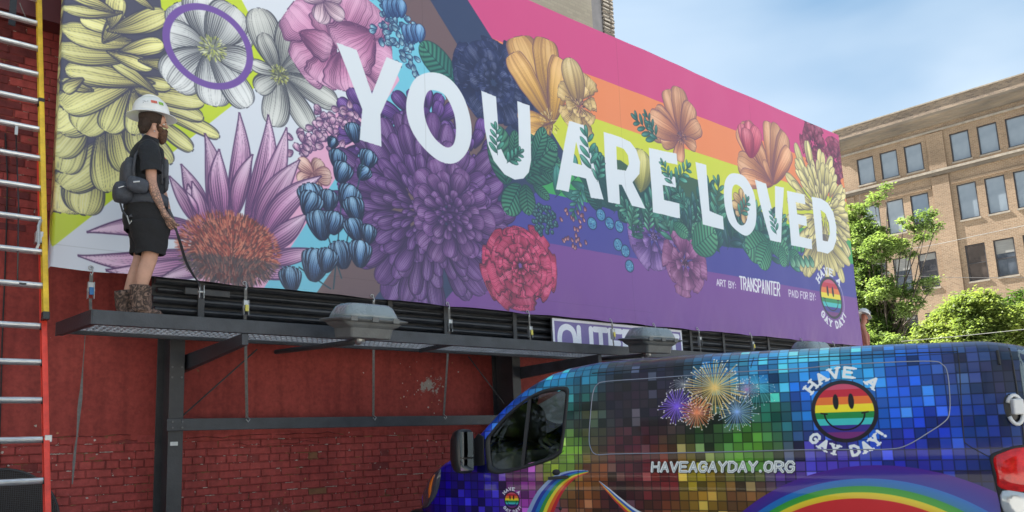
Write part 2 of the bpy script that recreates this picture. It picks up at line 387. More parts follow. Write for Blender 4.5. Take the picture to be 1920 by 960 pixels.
def banner_art():
    W = int((BX1-BX0)*BPPM); H = int((BZ1-BZ0)*BPPM)
    def T(x, y):
        p = atY(x, y, BY); return ((p[0]-BX0)*BPPM, (BZ1-p[2])*BPPM)
    cv = Canvas(W, H, T, BPPM, 7)
    # flag stripes of the ground, levels from photograph points
    def row(x, y): return int(T(x, y)[1])
    lv = [0, row(1255, 198), row(1385, 312), row(1200, 345), row(1140, 388), row(1345, 512), H]
    cs = [(206, 62, 122), (238, 132, 78), (206, 214, 52), (52, 158, 84), (62, 58, 150), (118, 62, 148)]
    for k in range(6): cv.A[lv[k]:lv[k+1]] = np.array(cs[k])/255.
    def chev(up, tip, lo, col):
        a, t, l = T(*up), T(*tip), T(*lo)
        a = np.array(a); t = np.array(t); l = np.array(l)
        a2 = t+(a-t)*6; l2 = t+(l-t)*6
        cv.poly([(-4000, a2[1]), a2, t, l2, (-4000, l2[1])], col, raw=True)
    chev((878, 0), (1062, 292), (820, 578), (38, 52, 88))
    chev((807, 0), (951, 236), (700, 560), (104, 78, 82))
    chev((748, 0), (835, 185), (596, 545), (110, 200, 226))
    chev((690, 0), (748, 150), (500, 530), (238, 172, 206))
    chev((590, 0), (668, 165), (455, 420), (226, 232, 242))
    chev((450, -5), (522, 128), (97, 462), (202, 222, 40))
    Y1, Y0 = (242, 234, 140), (226, 210, 92); DK = (58, 56, 78)
    # big yellow chrysanthemum on the left
    def z1(l): return [(x/2, y/2) for x, y in l]
    cv.poly([(122, -30), (240, -30), (300, 60), (330, 140), (300, 200), (240, 240), (200, 330), (120, 330), (104, 380), (100, 280), (115, 100)], DK)
    cv.poly(z1([(250, -20), (600, -20), (620, 200), (700, 400), (500, 560), (300, 600), (215, 650), (200, 300)]), (70, 68, 88))
    pts = [((270, 560), (215, 790), .8), ((340, 600), (310, 800), .62), ((420, 520), (235, 700), .45), ((400, 540), (450, 710), .5), ((380, 520), (400, 715), .5), ((300, 480), (225, 640), .6),
           ((300, 430), (200, 575), .6), ((420, 470), (470, 640), .5), ((480, 440), (520, 580), .5), ((540, 480), (640, 610), .38), ((560, 440), (720, 560), .32), ((600, 420), (820, 510), .24), ((560, 380), (760, 440), .3),
           ((520, 330), (765, 375), .36), ((500, 290), (640, 320), .4), ((430, 320), (210, 480), .5), ((440, 330), (300, 490), .55), ((470, 340), (400, 490), .5), ((500, 360), (500, 500), .45), ((480, 300), (235, 400), .42),
           ((520, 300), (245, 260), .36), ((560, 330), (420, 230), .3), ((470, 200), (215, 185), .34), ((470, 150), (240, 110), .42), ((480, 110), (300, 70), .36), ((470, 190), (610, 160), .42), ((430, 200), (570, 250), .42),
           ((400, 140), (470, 60), .5), ((440, 100), (620, 45), .4), ((420, 80), (440, -20), .6), ((420, 40), (240, 30), .26), ((400, 30), (260, -30), .4), ((560, 20), (480, -40), .4), ((550, 230), (700, 260), .4), ((330, 330), (235, 300), .45), ((300, 300), (240, 340), .5)]
    for b, t, w in pts:
        b = np.array(b, float)/2; t = np.array(t, float)/2; b = b-(t-b)*.22
        cv.petal(b, t, w*.86, (214, 200, 122), (250, 243, 150), dark=DK, bend=cv.rng.uniform(-.15, .15), prof=(.9, .38), ol=2.4, lines=1.05)
    # white anemone
    WH, W0, WD = (246, 247, 246), (206, 209, 210), (56, 58, 72)
    for t, w in (((330, 5), .7), ((380, -18), .6), ((306, 60), .7), ((318, 158), .62), ((402, 198), .5), ((463, 200), .42), ((466, 60), .5), ((440, 12), .6), ((475, 120), .55)):
        cv.petal((392, 92), t, w*1.15, W0, WH, dark=WD, K=13, prof=(.8, .35), bend=cv.rng.uniform(-.1, .1))
    cv.disc((398, 90), 26, (120, 124, 120), soft=8); cv.dots((398, 90), 24, 150, [(60, 62, 60), (200, 206, 90), (150, 160, 90), (230, 230, 190)], 1.6, strokes=5)
    c = cv.P((398, 90))
    # white cosmos
    for t, w in (((484, 15), .45), ((548, 38), .42), ((612, 98), .42), ((632, 195), .36), ((585, 245), .34), ((512, 236), .42), ((480, 170), .5), ((468, 118), .4), ((492, 62), .4)):
        cv.petal((523, 138), t, w*1.15, (172, 174, 170), (222, 222, 216), dark=WD, K=11, prof=(.8, .4), bend=cv.rng.uniform(-.12, .12))
    cv.disc((523, 140), 19, (90, 92, 84), soft=6); cv.dots((523, 140), 19, 110, [(60, 62, 60), (190, 190, 70), (140, 150, 90), (220, 220, 170)], 1.5, strokes=4)
    # violet ring
    cc = (cv.P((392, 9))+cv.P((392, 165)))/2; ro = abs(cv.P((392, 165))[1]-cv.P((392, 9))[1])/2
    b = cv.box(cc[0]-ro-2, cc[1]-ro-2, cc[0]+ro+2, cc[1]+ro+2); sl, X, Y = b; D = np.hypot((X-cc[0])/1.0, Y-cc[1])
    cv.blend(sl, np.clip(ro-D+.5, 0, 1)*np.clip(D-ro*.845+.5, 0, 1), np.array((112, 74, 160))/255.)
    # pink peony
    PK0, PK1, PD = (206, 112, 166), (226, 158, 200), (78, 40, 86)
    for b, t, w in (((630, 90), (545, 10), .9), ((640, 60), (700, 30), .8), ((630, 90), (560, 130), .7), ((620, 100), (600, 155), .8), ((640, 100), (700, 175), .8), ((650, 90), (735, 120), .8), ((640, 80), (680, -10), .9), ((630, 90), (610, 20), .8), ((640, 95), (650, 170), .9), ((560, 60), (620, 95), .7), ((700, 60), (640, 100), .9)):
        cv.petal(b, t, w*1.3, PK0, PK1, dark=PD, K=19, prof=(.8, .25), notch=.07)
    cv.radial((606, 2), 52, 5, .75, (236, 190, 206), (238, 206, 222), dark=(90, 60, 100), K=9)
    # blue lilac and bells
    for k in range(74):
        f = cv.rng.uniform(0, 1); x = 712+75*f+cv.rng.normal(0, 17); y = 15+125*f+cv.rng.normal(0, 14)
        a = cv.rng.uniform(0, 6.28); p = cv.P((x, y)); cv.petal(p, p+np.array([math.cos(a), math.sin(a)])*19, .62, (70, 130, 172), (150, 202, 222), dark=(28, 44, 92), raw=True, K=4)
    for x, y in ((775, 45), (740, -2)): [cv.petal((x-12+8*i, y+35), (x-14+9*i, y), .55, (60, 110, 175), (110, 165, 214), dark=(24, 36, 86), K=5) for i in range(4)]
    cv.petal((855, 155), (788, 80), .62, (34, 110, 104), (70, 160, 132), dark=(20, 50, 62), vein=True, K=8, prof=(.6, .5))
    # navy peony
    cv.peony((925, 155), 124, (14, 20, 54), (32, 42, 92), rings=5, n=12, dark=(20, 24, 62), sq=1.0)
    for k in range(60):
        a, q = cv.rng.uniform(0, 6.28), cv.rng.uniform(.3, 1)*112; p = cv.P((925, 155))+np.array([math.cos(a), math.sin(a)])*q; e = np.array([math.cos(a), math.sin(a)])*9
        cv.line(p, p+e, 1.2, (120, 136, 190), .5, raw=True)
    # purple dahlia
    for cx, cy, r in ((700, 250, 105), (800, 250, 120), (880, 300, 110)): cv.dahlia((cx, cy), r, (70, 34, 110), (104, 58, 150), rings=4, n=14)
    cv.dahlia((800, 395), 246, (54, 24, 82), (106, 60, 136), rings=9, n=34, dark=(40, 22, 66), sq=.95, w=.36)
    cv.dahlia((845, 400), 120, (74, 36, 100), (124, 74, 146), rings=5, n=15, dark=(44, 24, 72), w=.7)
    # lilac cluster, peach flower
    for k in range(80):
        f = cv.rng.uniform(0, 1); x = 655-90*f+cv.rng.normal(0, 14); y = 200+85*f+cv.rng.normal(0, 14); a = cv.rng.uniform(0, 6.28); p = cv.P((x, y))
        cv.petal(p, p+np.array([math.cos(a), math.sin(a)])*19, .7, (206, 130, 182), (232, 190, 214), dark=(70, 44, 92), raw=True, K=4)
    cv.radial((586, 325), 37, 5, .85, (226, 160, 150), (240, 196, 180), dark=(110, 60, 80), K=7)
    def bell(x, y, r, ang=1.57):
        p = cv.P((x, y))
        for i in (-2, 2, -1, 1, 0):
            a = ang+math.pi+i*.30; cv.petal(p+np.array([math.cos(ang), math.sin(ang)])*r*.8, p+np.array([math.cos(a), math.sin(a)])*r*1.05, .46, (30, 66, 128), (136, 188, 228), dark=(12, 20, 48), raw=True, K=5, prof=(.5, .32), ol=2.4, lines=1.15)
    for x, y, r in ((664, 250, 24), (632, 300, 24), (640, 325, 27), (688, 300, 25), (680, 325, 20), (622, 268, 14)): bell(x, y, r, cv.rng.uniform(1.2, 2.2))
    cv.poly([(585, 345), (690, 340), (700, 520), (560, 545), (560, 400)], (24, 34, 66), a=.0)
    for a, b in (((640, 370), (625, 540)), ((680, 300), (640, 500)), ((600, 400), (640, 520)), ((560, 500), (620, 540))): cv.line(a, b, 3, (24, 60, 76))
    # coneflower
    CP0, CP1, CD = (186, 116, 178), (222, 172, 218), (78, 42, 92)
    for b, t, w in (((400, 440), (165, 433), .17), ((390, 470), (148, 478), .16), ((380, 490), (200, 505), .2), ((420, 480), (300, 520), .22), ((380, 430), (340, 308), .26), ((385, 430), (352, 345), .3), ((400, 420), (384, 250), .2), ((390, 420), (360, 340), .25),
                    ((430, 410), (448, 212), .16), ((420, 410), (410, 280), .24), ((440, 405), (472, 290), .2), ((460, 410), (502, 216), .17), ((470, 420), (536, 240), .16), ((480, 430), (560, 300), .22), ((490, 450), (600, 330), .2), ((490, 470), (575, 400), .26), ((480, 490), (600, 468), .2), ((470, 510), (560, 520), .24), ((370, 420), (318, 330), .2), ((370, 400), (350, 360), .2)):
        cv.petal(b, t, w*1.12, (204, 110, 178), (244, 206, 234), dark=CD, prof=(.85, 1.15), lines=1.05, bend=cv.rng.uniform(-.28, .28), ol=2.3)
    cc = cv.P((432, 462))
    cv.poly([(355, 470), (362, 440), (385, 415), (425, 403), (470, 408), (500, 432), (512, 470), (500, 505), (470, 527), (420, 530), (375, 512)], (92, 44, 44))
    for k in range(2300):
        a = cv.rng.uniform(0, 6.28); q = math.sqrt(cv.rng.uniform(0, 1)); p = cc+np.array([math.cos(a)*q*95, math.sin(a)*q*72+6])
        up = np.array([math.cos(a)*.7, -1.0 if q < .7 else math.sin(a)]); up /= np.hypot(*up)
        col = [(166, 66, 54), (204, 108, 84), (124, 46, 44), (84, 46, 50), (214, 128, 100)][cv.rng.integers(5)] if p[1] < cc[1]+20 else [(96, 74, 70), (70, 56, 60), (150, 90, 80), (48, 40, 48)][cv.rng.integers(4)]
        cv.line(p, p+up*8, 2.4, col, raw=True, w2=.8)
    for x, y, r in ((585, 375, 30), (615, 378, 22), (580, 385, 26), (652, 372, 28), (665, 395, 26), (600, 425, 30), (625, 420, 24), (665, 432, 24), (690, 440, 20), (590, 500, 32), (640, 480, 28), (675, 478, 28), (545, 526, 24), (612, 490, 24)): bell(x, y, r*1.15, cv.rng.uniform(1.2, 2.0))
    # crimson peony
    cv.peony((975, 497), 112, (112, 8, 42), (218, 52, 102), rings=7, n=14, dark=(50, 14, 40), sq=1.1)
    # orange cosmos and poppy
    OR0, OR1, OD = (226, 138, 62), (236, 176, 96), (96, 58, 78)
    for t, w in (((972, 68), .38), ((1022, 72), .3), ((960, 100), .3), ((1052, 110), .3), ((975, 240), .6), ((1010, 262), .4)):
        cv.petal((1035, 232), t, w*1.3, (236, 176, 60), OR1, dark=OD, K=15, prof=(.7, .2), notch=.03)
    cv.dots((1030, 228), 30, 70, [(200, 170, 90), (90, 60, 60), (236, 220, 160)], 1.6, strokes=8)
    cv.peony((1087, 195), 74, (206, 156, 82), (232, 196, 124), rings=3, n=7, dark=(92, 66, 74), sq=1.3)
    cv.petal((1085, 200), (1068, 108), .6, (220, 170, 90), (236, 206, 140), dark=(92, 66, 74), K=11)
    cv.dots((1086, 200), 22, 80, [(120, 60, 90), (60, 40, 60), (220, 190, 120)], 1.8, strokes=6)
    # leaves in the middle
    G0, G1, GD = (30, 96, 84), (72, 150, 116), (16, 44, 56)
    for b, t, w in (((950, 345), (930, 235), .5), ((955, 330), (1000, 255), .4), ((975, 345), (950, 400), .6), ((985, 345), (992, 402), .6), ((985, 335), (1050, 300), .45), ((990, 320), (1040, 270), .5), ((1000, 345), (1030, 372), .4), ((1000, 290), (960, 300), .4), ((1010, 250), (1045, 280), .4), ((935, 300), (925, 240), .3), ((1010, 315), (1060, 340), .3), ((1000, 300), (1020, 240), .35), ((960, 300), (965, 245), .35)):
        cv.petal(b, t, w*1.15, G0, G1, dark=GD, vein=True, K=7, prof=(.6, .5))
    for a, b in (((1040, 370), (1115, 300)), ((1090, 350), (1075, 400)), ((1130, 380), (1120, 290)), ((1100, 380), (1150, 330)), ((1190, 370), (1230, 300)), ((1150, 400), (1190, 330)), ((1170, 370), (1130, 320))): cv.sprig(a, b, 9, (44, 112, 104), size=.33)
    for b, t, w in (((1150, 395), (1135, 300), .5), ((1190, 400), (1205, 320), .5), ((1160, 410), (1200, 370), .5), ((1125, 395), (1100, 340), .5), ((1210, 400), (1240, 350), .5)): cv.petal(b, t, w*1.2, (26, 78, 80), (56, 120, 108), dark=GD, vein=True, K=7, prof=(.6, .5))
    # berries
    cq = cv.P((1022, 412))
    for k in range(90):
        a, q = cv.rng.uniform(0, 6.28), math.sqrt(cv.rng.uniform(0, 1))*44; p = cq+np.array([math.cos(a)*.95, math.sin(a)*1.05])*q
        cv.disc(p, 6.5, (16, 34, 56), raw=True); cv.disc(p+(-.6, -.6), 4.8, (44, 92, 98), raw=True); cv.disc(p+(-1.5, -1.5), 1.6, (100, 150, 150), raw=True)
    for x, y in ((1110, 418), (1126, 402), (1142, 418), (1160, 424), (1180, 412), (1158, 458), (1172, 470), (1180, 498), (1175, 395)):
        cv.disc((x, y), 19, (24, 40, 88)); cv.disc((x, y), 16, (66, 130, 176)); cv.dots((x, y), 14, 20, [(30, 60, 120), (120, 190, 210)], 1.6)
    for k in range(26):
        x, y = cv.rng.uniform(1042, 1098), cv.rng.uniform(385, 462); a = cv.rng.uniform(-.8, .8)+1.57; p = cv.P((x, y)); cv.petal(p, p+np.array([math.cos(a), math.sin(a)])*14, .55, (176, 90, 120), (216, 150, 150), dark=(60, 30, 60), raw=True, K=2)
    # purple and maroon poppies below
    cv.peony((1225, 442), 100, (90, 50, 144), (150, 104, 188), rings=2, n=7, dark=(44, 24, 84), sq=1.0)
    cv.peony((1284, 492), 100, (118, 46, 108), (166, 92, 150), rings=3, n=7, dark=(66, 24, 76), sq=1.1)
    cv.heart((1225, 442), 17, [(40, 20, 70), (150, 120, 180), (30, 14, 50)]); cv.heart((1284, 492), 15, [(60, 20, 60), (170, 110, 150), (40, 14, 40)])
    # orange cosmos right of centre
    for t, w in (((1250, 168), .34), ((1272, 164), .34), ((1296, 195), .34), ((1312, 235), .36), ((1228, 205), .36), ((1215, 235), .36), ((1240, 262), .4), ((1305, 275), .4), ((1272, 300), .42), ((1218, 222), .4)):
        cv.petal((1278, 258), t, w*1.45, (204, 116, 78), (232, 166, 120), dark=(104, 60, 84), K=13, prof=(.75, .25), notch=.03)
    cv.dots((1278, 258), 21, 70, [(100, 80, 110), (190, 140, 110), (50, 40, 60)], 1.6, strokes=5)
    cv.sprig((1232, 260), (1193, 222), 8, (40, 100, 92), size=.4); cv.sprig((1235, 262), (1212, 215), 7, (40, 100, 92), size=.35)
    # dark foliage behind ARE LOVED
    cv.poly([(1085, 330), (1120, 290), (1165, 300), (1205, 330), (1240, 320), (1290, 330), (1330, 345), (1380, 380), (1440, 400), (1485, 430), (1490, 480), (1440, 470), (1360, 462), (1290, 440), (1240, 425), (1180, 402), (1120, 385)], (24, 62, 66), a=.85)
    for k in range(46):
        x = cv.rng.uniform(1180, 1480); y = 415+(x-1235)*.2+cv.rng.uniform(-10, 40); a = cv.rng.uniform(-2.6, -.6); l = cv.rng.uniform(40, 92)
        cv.sprig((x, y), (x+math.cos(a)*l*.7, y+math.sin(a)*l), 9, [(30, 86, 84), (48, 116, 100), (24, 66, 74), (70, 140, 112)][k % 4], size=.34, w=.3)
    for b, t, w in (((1330, 470), (1300, 420), .6), ((1300, 465), (1342, 432), .6), ((1440, 452), (1400, 470), .6), ((1440, 455), (1425, 500), .6), ((1262, 420), (1290, 440), .5), ((1440, 455), (1478, 470), .5), ((1480, 470), (1500, 495), .6), ((1465, 460), (1470, 500), .55)):
        cv.petal(b, t, w*1.3, (40, 120, 92), (92, 172, 128), dark=(20, 60, 66), vein=True, K=7, prof=(.6, .45))
    # orange group, tulip, maroon rose
    for t, w in (((1385, 235), .4), ((1398, 228), .3), ((1383, 300), .4), ((1420, 270), .3), ((1440, 228), .3), ((1455, 232), .26), ((1472, 250), .3), ((1480, 280), .3), ((1432, 300), .3), ((1390, 330), .3)):
        cv.petal((1450, 345), t, w*1.15, (214, 122, 76), (236, 168, 118), dark=(110, 60, 80), K=11, prof=(.7, .25), notch=.03)
    for t, w in (((1388, 232), .5), ((1405, 228), .5), ((1420, 240), .5), ((1398, 240), .7)): cv.petal((1406, 295), t, w, (216, 60, 92), (230, 110, 130), dark=(120, 30, 70), K=9, prof=(.6, .3))
    cv.peony((1525, 268), 92, (110, 24, 60), (158, 50, 84), rings=5, n=8, dark=(60, 16, 44), sq=1.2)
    cv.peony((1566, 300), 70, (120, 30, 64), (150, 48, 80), rings=4, n=8, dark=(60, 16, 44), sq=1.3)
    # right yellow chrysanthemum
    RY0, RY1, RD = (206, 186, 96), (232, 214, 134), (84, 76, 84)
    cv.dahlia((1542, 400), 238, (226, 204, 110), (246, 230, 150), rings=7, n=32, dark=RD, sq=1.18, w=.26)
    for k in range(14): cv.petal((1545, 440), (1500+k*7.2, 505+12*math.sin(k*.9)), .22, RY0, RY1, dark=RD, K=7, prof=(.6, .35))
    cv.radial((1395, 385), 62, 9, .5, (206, 150, 92), (226, 186, 120), dark=(90, 60, 70), K=7)
    cv.petal((1200, 360), (1205, 280), .7, (190, 180, 84), (220, 210, 120), dark=(70, 80, 60), K=7)
    for x in range(1490, 1530, 9): cv.petal((x-10, 478), (x, 500), .6, (60, 140, 110), (130, 190, 150), dark=(20, 70, 70), K=3)
    # large white letters
    o2 = lambda l: [(480+x/2, y/2) for x, y in l]; o3 = lambda l: [(840+x/2, y/2) for x, y in l]; o4 = lambda l: [(1180+x/2, 130+y/2) for x, y in l]
    LW = (226, 234, 242)
    def L(pts, holes=(), sm=False):
        P_ = [cv.P(p) for p in pts]
        if sm: P_ = catmull(P_); holes = [catmull([cv.P(p) for p in h]) for h in holes]
        else: holes = [[cv.P(p) for p in h] for h in holes]
        cv.poly(P_, LW, holes, raw=True)
    L(o2([(300, 158), (376, 186), (434, 350), (488, 213), (548, 238), (466, 428), (470, 548), (388, 522), (398, 408)]))
    L(o2([(652, 271), (720, 292), (776, 365), (805, 470), (797, 555), (752, 607), (690, 603), (622, 545), (576, 470), (562, 385), (590, 300)]), [o2([(662, 338), (706, 358), (738, 420), (748, 485), (740, 538), (712, 550), (668, 515), (638, 460), (627, 400), (638, 350)])], True)
    L(o3([(122, 340), (178, 362), (186, 500), (196, 555), (215, 595), (240, 614), (258, 606), (264, 580), (258, 378), (305, 395), (310, 600), (302, 645), (282, 668), (250, 672), (212, 652), (170, 600), (146, 540), (134, 480)]))
    L(o3([(453, 452), (508, 468), (583, 747), (536, 740), (518, 668), (463, 655), (452, 718), (404, 708)]), [o3([(481, 530), (503, 617), (469, 608)])])
    L(o3([(583, 493), (645, 511), (685, 530), (708, 560), (722, 605), (719, 650), (692, 682), (738, 782), (688, 770), (652, 692), (641, 690), (644, 765), (600, 757)]), [o3([(632, 547), (660, 556), (676, 580), (680, 612), (668, 638), (636, 633)])])
    L(o3([(755, 552), (858, 574), (862, 616), (800, 602), (803, 650), (852, 662), (855, 702), (805, 692), (808, 748), (866, 762), (869, 818), (766, 795)]))
    L(o4([(248, 346), (288, 357), (300, 530), (352, 550), (356, 600), (275, 581)]))
    L(o4([(398, 389), (435, 404), (468, 460), (478, 530), (471, 590), (446, 621), (415, 611), (376, 570), (358, 500), (357, 430), (372, 396)]), [o4([(402, 431), (426, 450), (442, 500), (444, 555), (430, 582), (408, 573), (391, 522), (386, 470), (389, 440)])], True)
    L(o4([(471, 412), (513, 428), (548, 575), (546, 436), (579, 443), (568, 649), (527, 640)]))
    L(o4([(590, 454), (655, 469), (659, 506), (623, 497), (628, 543), (662, 551), (665, 588), (632, 580), (637, 626), (683, 636), (685, 674), (606, 659)]))
    L(o4([(682, 477), (718, 484), (742, 500), (762, 535), (774, 590), (775, 640), (764, 675), (745, 690), (703, 681)]), [o4([(715, 527), (732, 540), (745, 575), (750, 615), (743, 645), (724, 641)])])
    # a few leaves that cross the letters
    for a, b in (((932, 290), (928, 240)), ((950, 305), (975, 285)), ((1110, 320), (1100, 250)), ((1120, 340), (1128, 300)), ((1262, 345), (1244, 305)), ((1268, 340), (1290, 312)), ((1388, 405), (1402, 375)), ((1456, 440), (1448, 400))): cv.sprig(a, b, 7, (58, 136, 116), size=.4, w=.34)
    # credits and badge
    cc_ = (222, 214, 232)
    text_quad(cv, 'ART BY:', (1343, 523), (1379, 529), (1344, 534), (1379, 541), 4.2, cc_)
    text_quad(cv, 'TRANSPAINTER', (1386, 518), (1462, 530), (1387, 541), (1462, 554), 6.0, (236, 236, 242), gap=.42)
    text_quad(cv, 'PAID FOR BY:', (1479, 543), (1530, 550), (1480, 555), (1530, 563), 4.2, cc_)
    cb = (cv.P((1559, 520))+cv.P((1559, 596)))/2; Rb = abs(cv.P((1559, 596))[1]-cv.P((1559, 520))[1])/2*1.02
    smiley(cv, cb, Rb, (230, 230, 238))
    for k in range(34):
        a = math.radians(52+k*2.2); o = np.array([math.sin(a), -math.cos(a)])
        cv.line(cb+o*Rb*1.13, cb+o*Rb*1.2, 1.6, (214, 210, 226), raw=True)
    # seams of the printed vinyl
    yy = int(cv.P((870, 545))[1]); cv.A[yy:yy+1, :int(W*.55)] *= .86
    for x in (.27, .52, .77): cv.A[:, int(W*x):int(W*x)+2] *= .90
    return cv
VAZ = math.radians(113.2); VEL = math.radians(1.1); VS = 3.2; VTILT = math.radians(4.8)
VH = np.array([math.cos(VAZ)*math.cos(VEL), math.sin(VAZ)*math.cos(VEL), math.sin(VEL)])
VL = np.array([math.cos(VAZ+math.pi/2), math.sin(VAZ+math.pi/2), 0])
VU = np.cross(VH, VL)
VO = np.array([1.9004*VS, .6439*VS, 1.6+(1.561-1.6)*VS])
VBELT = 1.355
VROOT = VO-VL*1.0-VU*VBELT
VN = VL*math.cos(VTILT)+np.array([0, 0, 1.])*math.sin(VTILT)
def van_local(x, y):
    p = hit(x, y, VN, VN@VO)-VROOT
    return (p@VH, p@VL, p@VU)
VX0, VX1, VZ0, VZ1 = -.45, 5.25, .35, 2.85
VPPM = 360
def van_art():
    W = int((VX1-VX0)*VPPM); H = int((VZ1-VZ0)*VPPM)
    def T(x, y):
        p = van_local(x, y); return ((VX1-p[0])*VPPM, (VZ1-p[2])*VPPM)
    cv = Canvas(W, H, T, VPPM, 11)
    anc = [((1700, 720), (30, 84, 190)), ((1750, 800), (24, 60, 180)), ((1820, 700), (52, 70, 120)), ((1850, 800), (24, 50, 120)), ((1600, 690), (44, 140, 196)), ((1550, 665), (90, 190, 214)), ((1450, 700), (40, 124, 196)), ((1500, 740), (26, 92, 196)),
           ((1450, 760), (36, 110, 90)), ((1400, 830), (84, 150, 54)), ((1340, 810), (50, 80, 40)), ((1300, 900), (150, 130, 26)), ((1320, 930), (150, 110, 34)), ((1410, 850), (84, 140, 46)), ((1220, 760), (40, 24, 38)), ((1180, 850), (78, 22, 34)),
           ((1150, 930), (56, 18, 30)), ((1250, 900), (110, 28, 34)), ((1110, 900), (150, 84, 34)), ((1060, 850), (110, 160, 44)), ((1040, 880), (150, 170, 50)), ((1080, 760), (28, 84, 84)), ((1085, 700), (40, 118, 150)), ((1040, 700), (44, 150, 206)), ((950, 780), (30, 76, 180)),
           ((985, 890), (120, 40, 110)), ((900, 930), (34, 16, 150)), ((850, 910), (26, 12, 140)), ((1000, 940), (150, 56, 150)), ((1480, 910), (70, 46, 130)), ((1550, 860), (70, 56, 170)), ((1700, 850), (36, 44, 160)), ((1240, 700), (34, 28, 44)), ((1450, 945), (100, 62, 44)),
           ((1300, 760), (40, 30, 40)), ((1380, 770), (44, 60, 50)), ((1160, 750), (40, 28, 38)), ((1350, 690), (40, 110, 160)), ((1100, 780), (60, 60, 36)), ((1640, 780), (30, 96, 204)), ((1560, 740), (40, 130, 206)), ((1460, 690), (70, 170, 214)), ((1380, 672), (70, 150, 190)), ((1500, 670), (90, 190, 220)), ((1520, 700), (30, 110, 200)), ((1100, 940), (120, 66, 30)), ((1640, 950), (40, 40, 150)), ((1400, 940), (120, 78, 40)), ((1890, 900), (20, 30, 80)), ((1880, 700), (30, 36, 60)), ((880, 870), (24, 20, 120))]
    AP = np.array([cv.P(p) for p, _ in anc]); AC = np.array([c for _, c in anc])/255.
    cell = .0765*VPPM
    Y, X = np.mgrid[0:H, 0:W].astype(np.float32)
    gx = X/cell+.012*np.sin(Y/170); gy = Y/cell
    ix = np.floor(gx).astype(int); iy = np.floor(gy).astype(int); fx = gx-ix; fy = gy-iy
    nx, ny = ix.max()+1, iy.max()+1
    tile = np.zeros((ny+1, nx+1, 3))
    for j in range(ny+1):
        for i in range(nx+1):
            p = np.array([(i+.5)*cell, (j+.5)*cell]); d = ((AP-p)**2).sum(1)+300; wgt = d**-1.9; c = (AC*wgt[:, None]).sum(0)/wgt.sum()
            r = cv.rng.uniform(0, 1); k = cv.rng.uniform(.72, 1.18)
            if r > .90: c = c*1.35+.13*np.array([.7, 1, 1.])
            elif r < .08: c = c*.6
            tile[j, i] = np.clip(c*k+cv.rng.uniform(-.02, .02, 3), 0, 1)
    A = np.clip(tile[iy, ix]*1.10, 0, 1)
    up = Y < (VZ1-2.02)*VPPM
    ed = np.minimum(np.minimum(fx, 1-fx), np.minimum(fy, 1-fy))*cell
    lum = A.mean(-1); g = np.clip(1.7-ed, 0, 1)*np.where(lum < .16, .22, .42)
    hl = np.clip((fy-.5), 0, .5)[..., None]*0
    A = A*(1-g[..., None])+np.array([.015, .02, .06])*g[..., None]
    inner = np.clip(ed/3.5, .0, 1); A = A*(.86+.14*inner[..., None])+hl
    cv.A = A.astype(np.float32)
    # rainbows
    def circ(p3):
        (x1, y1), (x2, y2), (x3, y3) = [cv.P(p) for p in p3]
        a = np.array([[x2-x1, y2-y1], [x3-x1, y3-y1]])*2; b = np.array([x2*x2+y2*y2-x1*x1-y1*y1, x3*x3+y3*y3-x1*x1-y1*y1]); c = np.linalg.solve(a, b); return c, math.hypot(c[0]-x1, c[1]-y1)
    bands = [(((1390, 960), (1640, 872), (1872, 925)), (58, 40, 140)), (((1417, 962), (1630, 897), (1857, 962)), (26, 112, 196)), (((1437, 962), (1617, 911), (1812, 962)), (48, 156, 60)), (((1457, 962), (1602, 923), (1780, 962)), (240, 216, 50)), (((1480, 962), (1592, 935), (1747, 962)), (214, 44, 50))]
    Dp = None
    for k, (p3, col) in enumerate(bands):
        c, r = circ(p3); D = np.hypot(X-c[0], Y-c[1]); m = np.clip(r-D+.5, 0, 1)
        col = np.array(col)/255.
        if k == 0:
            t = np.clip((r-D)/60, 0, 1)[..., None]; cc = np.array((76, 34, 140))/255.*(1-t)+np.array((28, 60, 160))/255.*t
        else:
            t = np.clip((r-D)/40, 0, 1)[..., None]; nxt = np.array(bands[min(k+1, 4)][1])/255.; cc = col*(1-t*.35)+nxt*t*.35
        cv.A = (cv.A*(1-m[..., None])+cc*m[..., None]).astype(np.float32)
    def swoosh(ctr, wid, cols):
        P_ = catmull([cv.P(p) for p in ctr], 10, False); n = len(P_); wd = np.interp(np.linspace(0, 1, n), np.linspace(0, 1, len(wid)), wid)*VPPM/150.
        d = np.gradient(P_, axis=0); nn = np.stack([-d[:, 1], d[:, 0]], 1); nn /= np.linalg.norm(nn, axis=1)[:, None]
        K = len(cols)
        for i, c in enumerate(cols):
            a = P_+nn*wd[:, None]*(i/K-.5); b = P_+nn*wd[:, None]*((i+1)/K-.5+.02)
            cv.poly(np.concatenate([a, b[::-1]]), c, raw=True)
    z3 = lambda l: [(780+x/3, 640+y/3) for x, y in l]
    RB = [(205, 40, 50), (236, 110, 40), (240, 220, 60), (60, 150, 70), (30, 110, 190), (60, 60, 150), (210, 220, 230)]
    swoosh(z3([(970, 731), (880, 752), (800, 800), (735, 880), (690, 970), (640, 1100)]), [2, 12, 24, 32, 36, 40], [(150, 170, 210), (40, 60, 160), (30, 120, 190), (60, 150, 70), (240, 220, 60), (236, 110, 40), (205, 40, 50)][::-1])
    swoosh([(1122, 902), (1140, 920), (1160, 940), (1190, 965), (1240, 990)], [1, 6, 9, 12, 14], [(220, 228, 236), (40, 90, 190), (240, 200, 60), (205, 60, 50)])
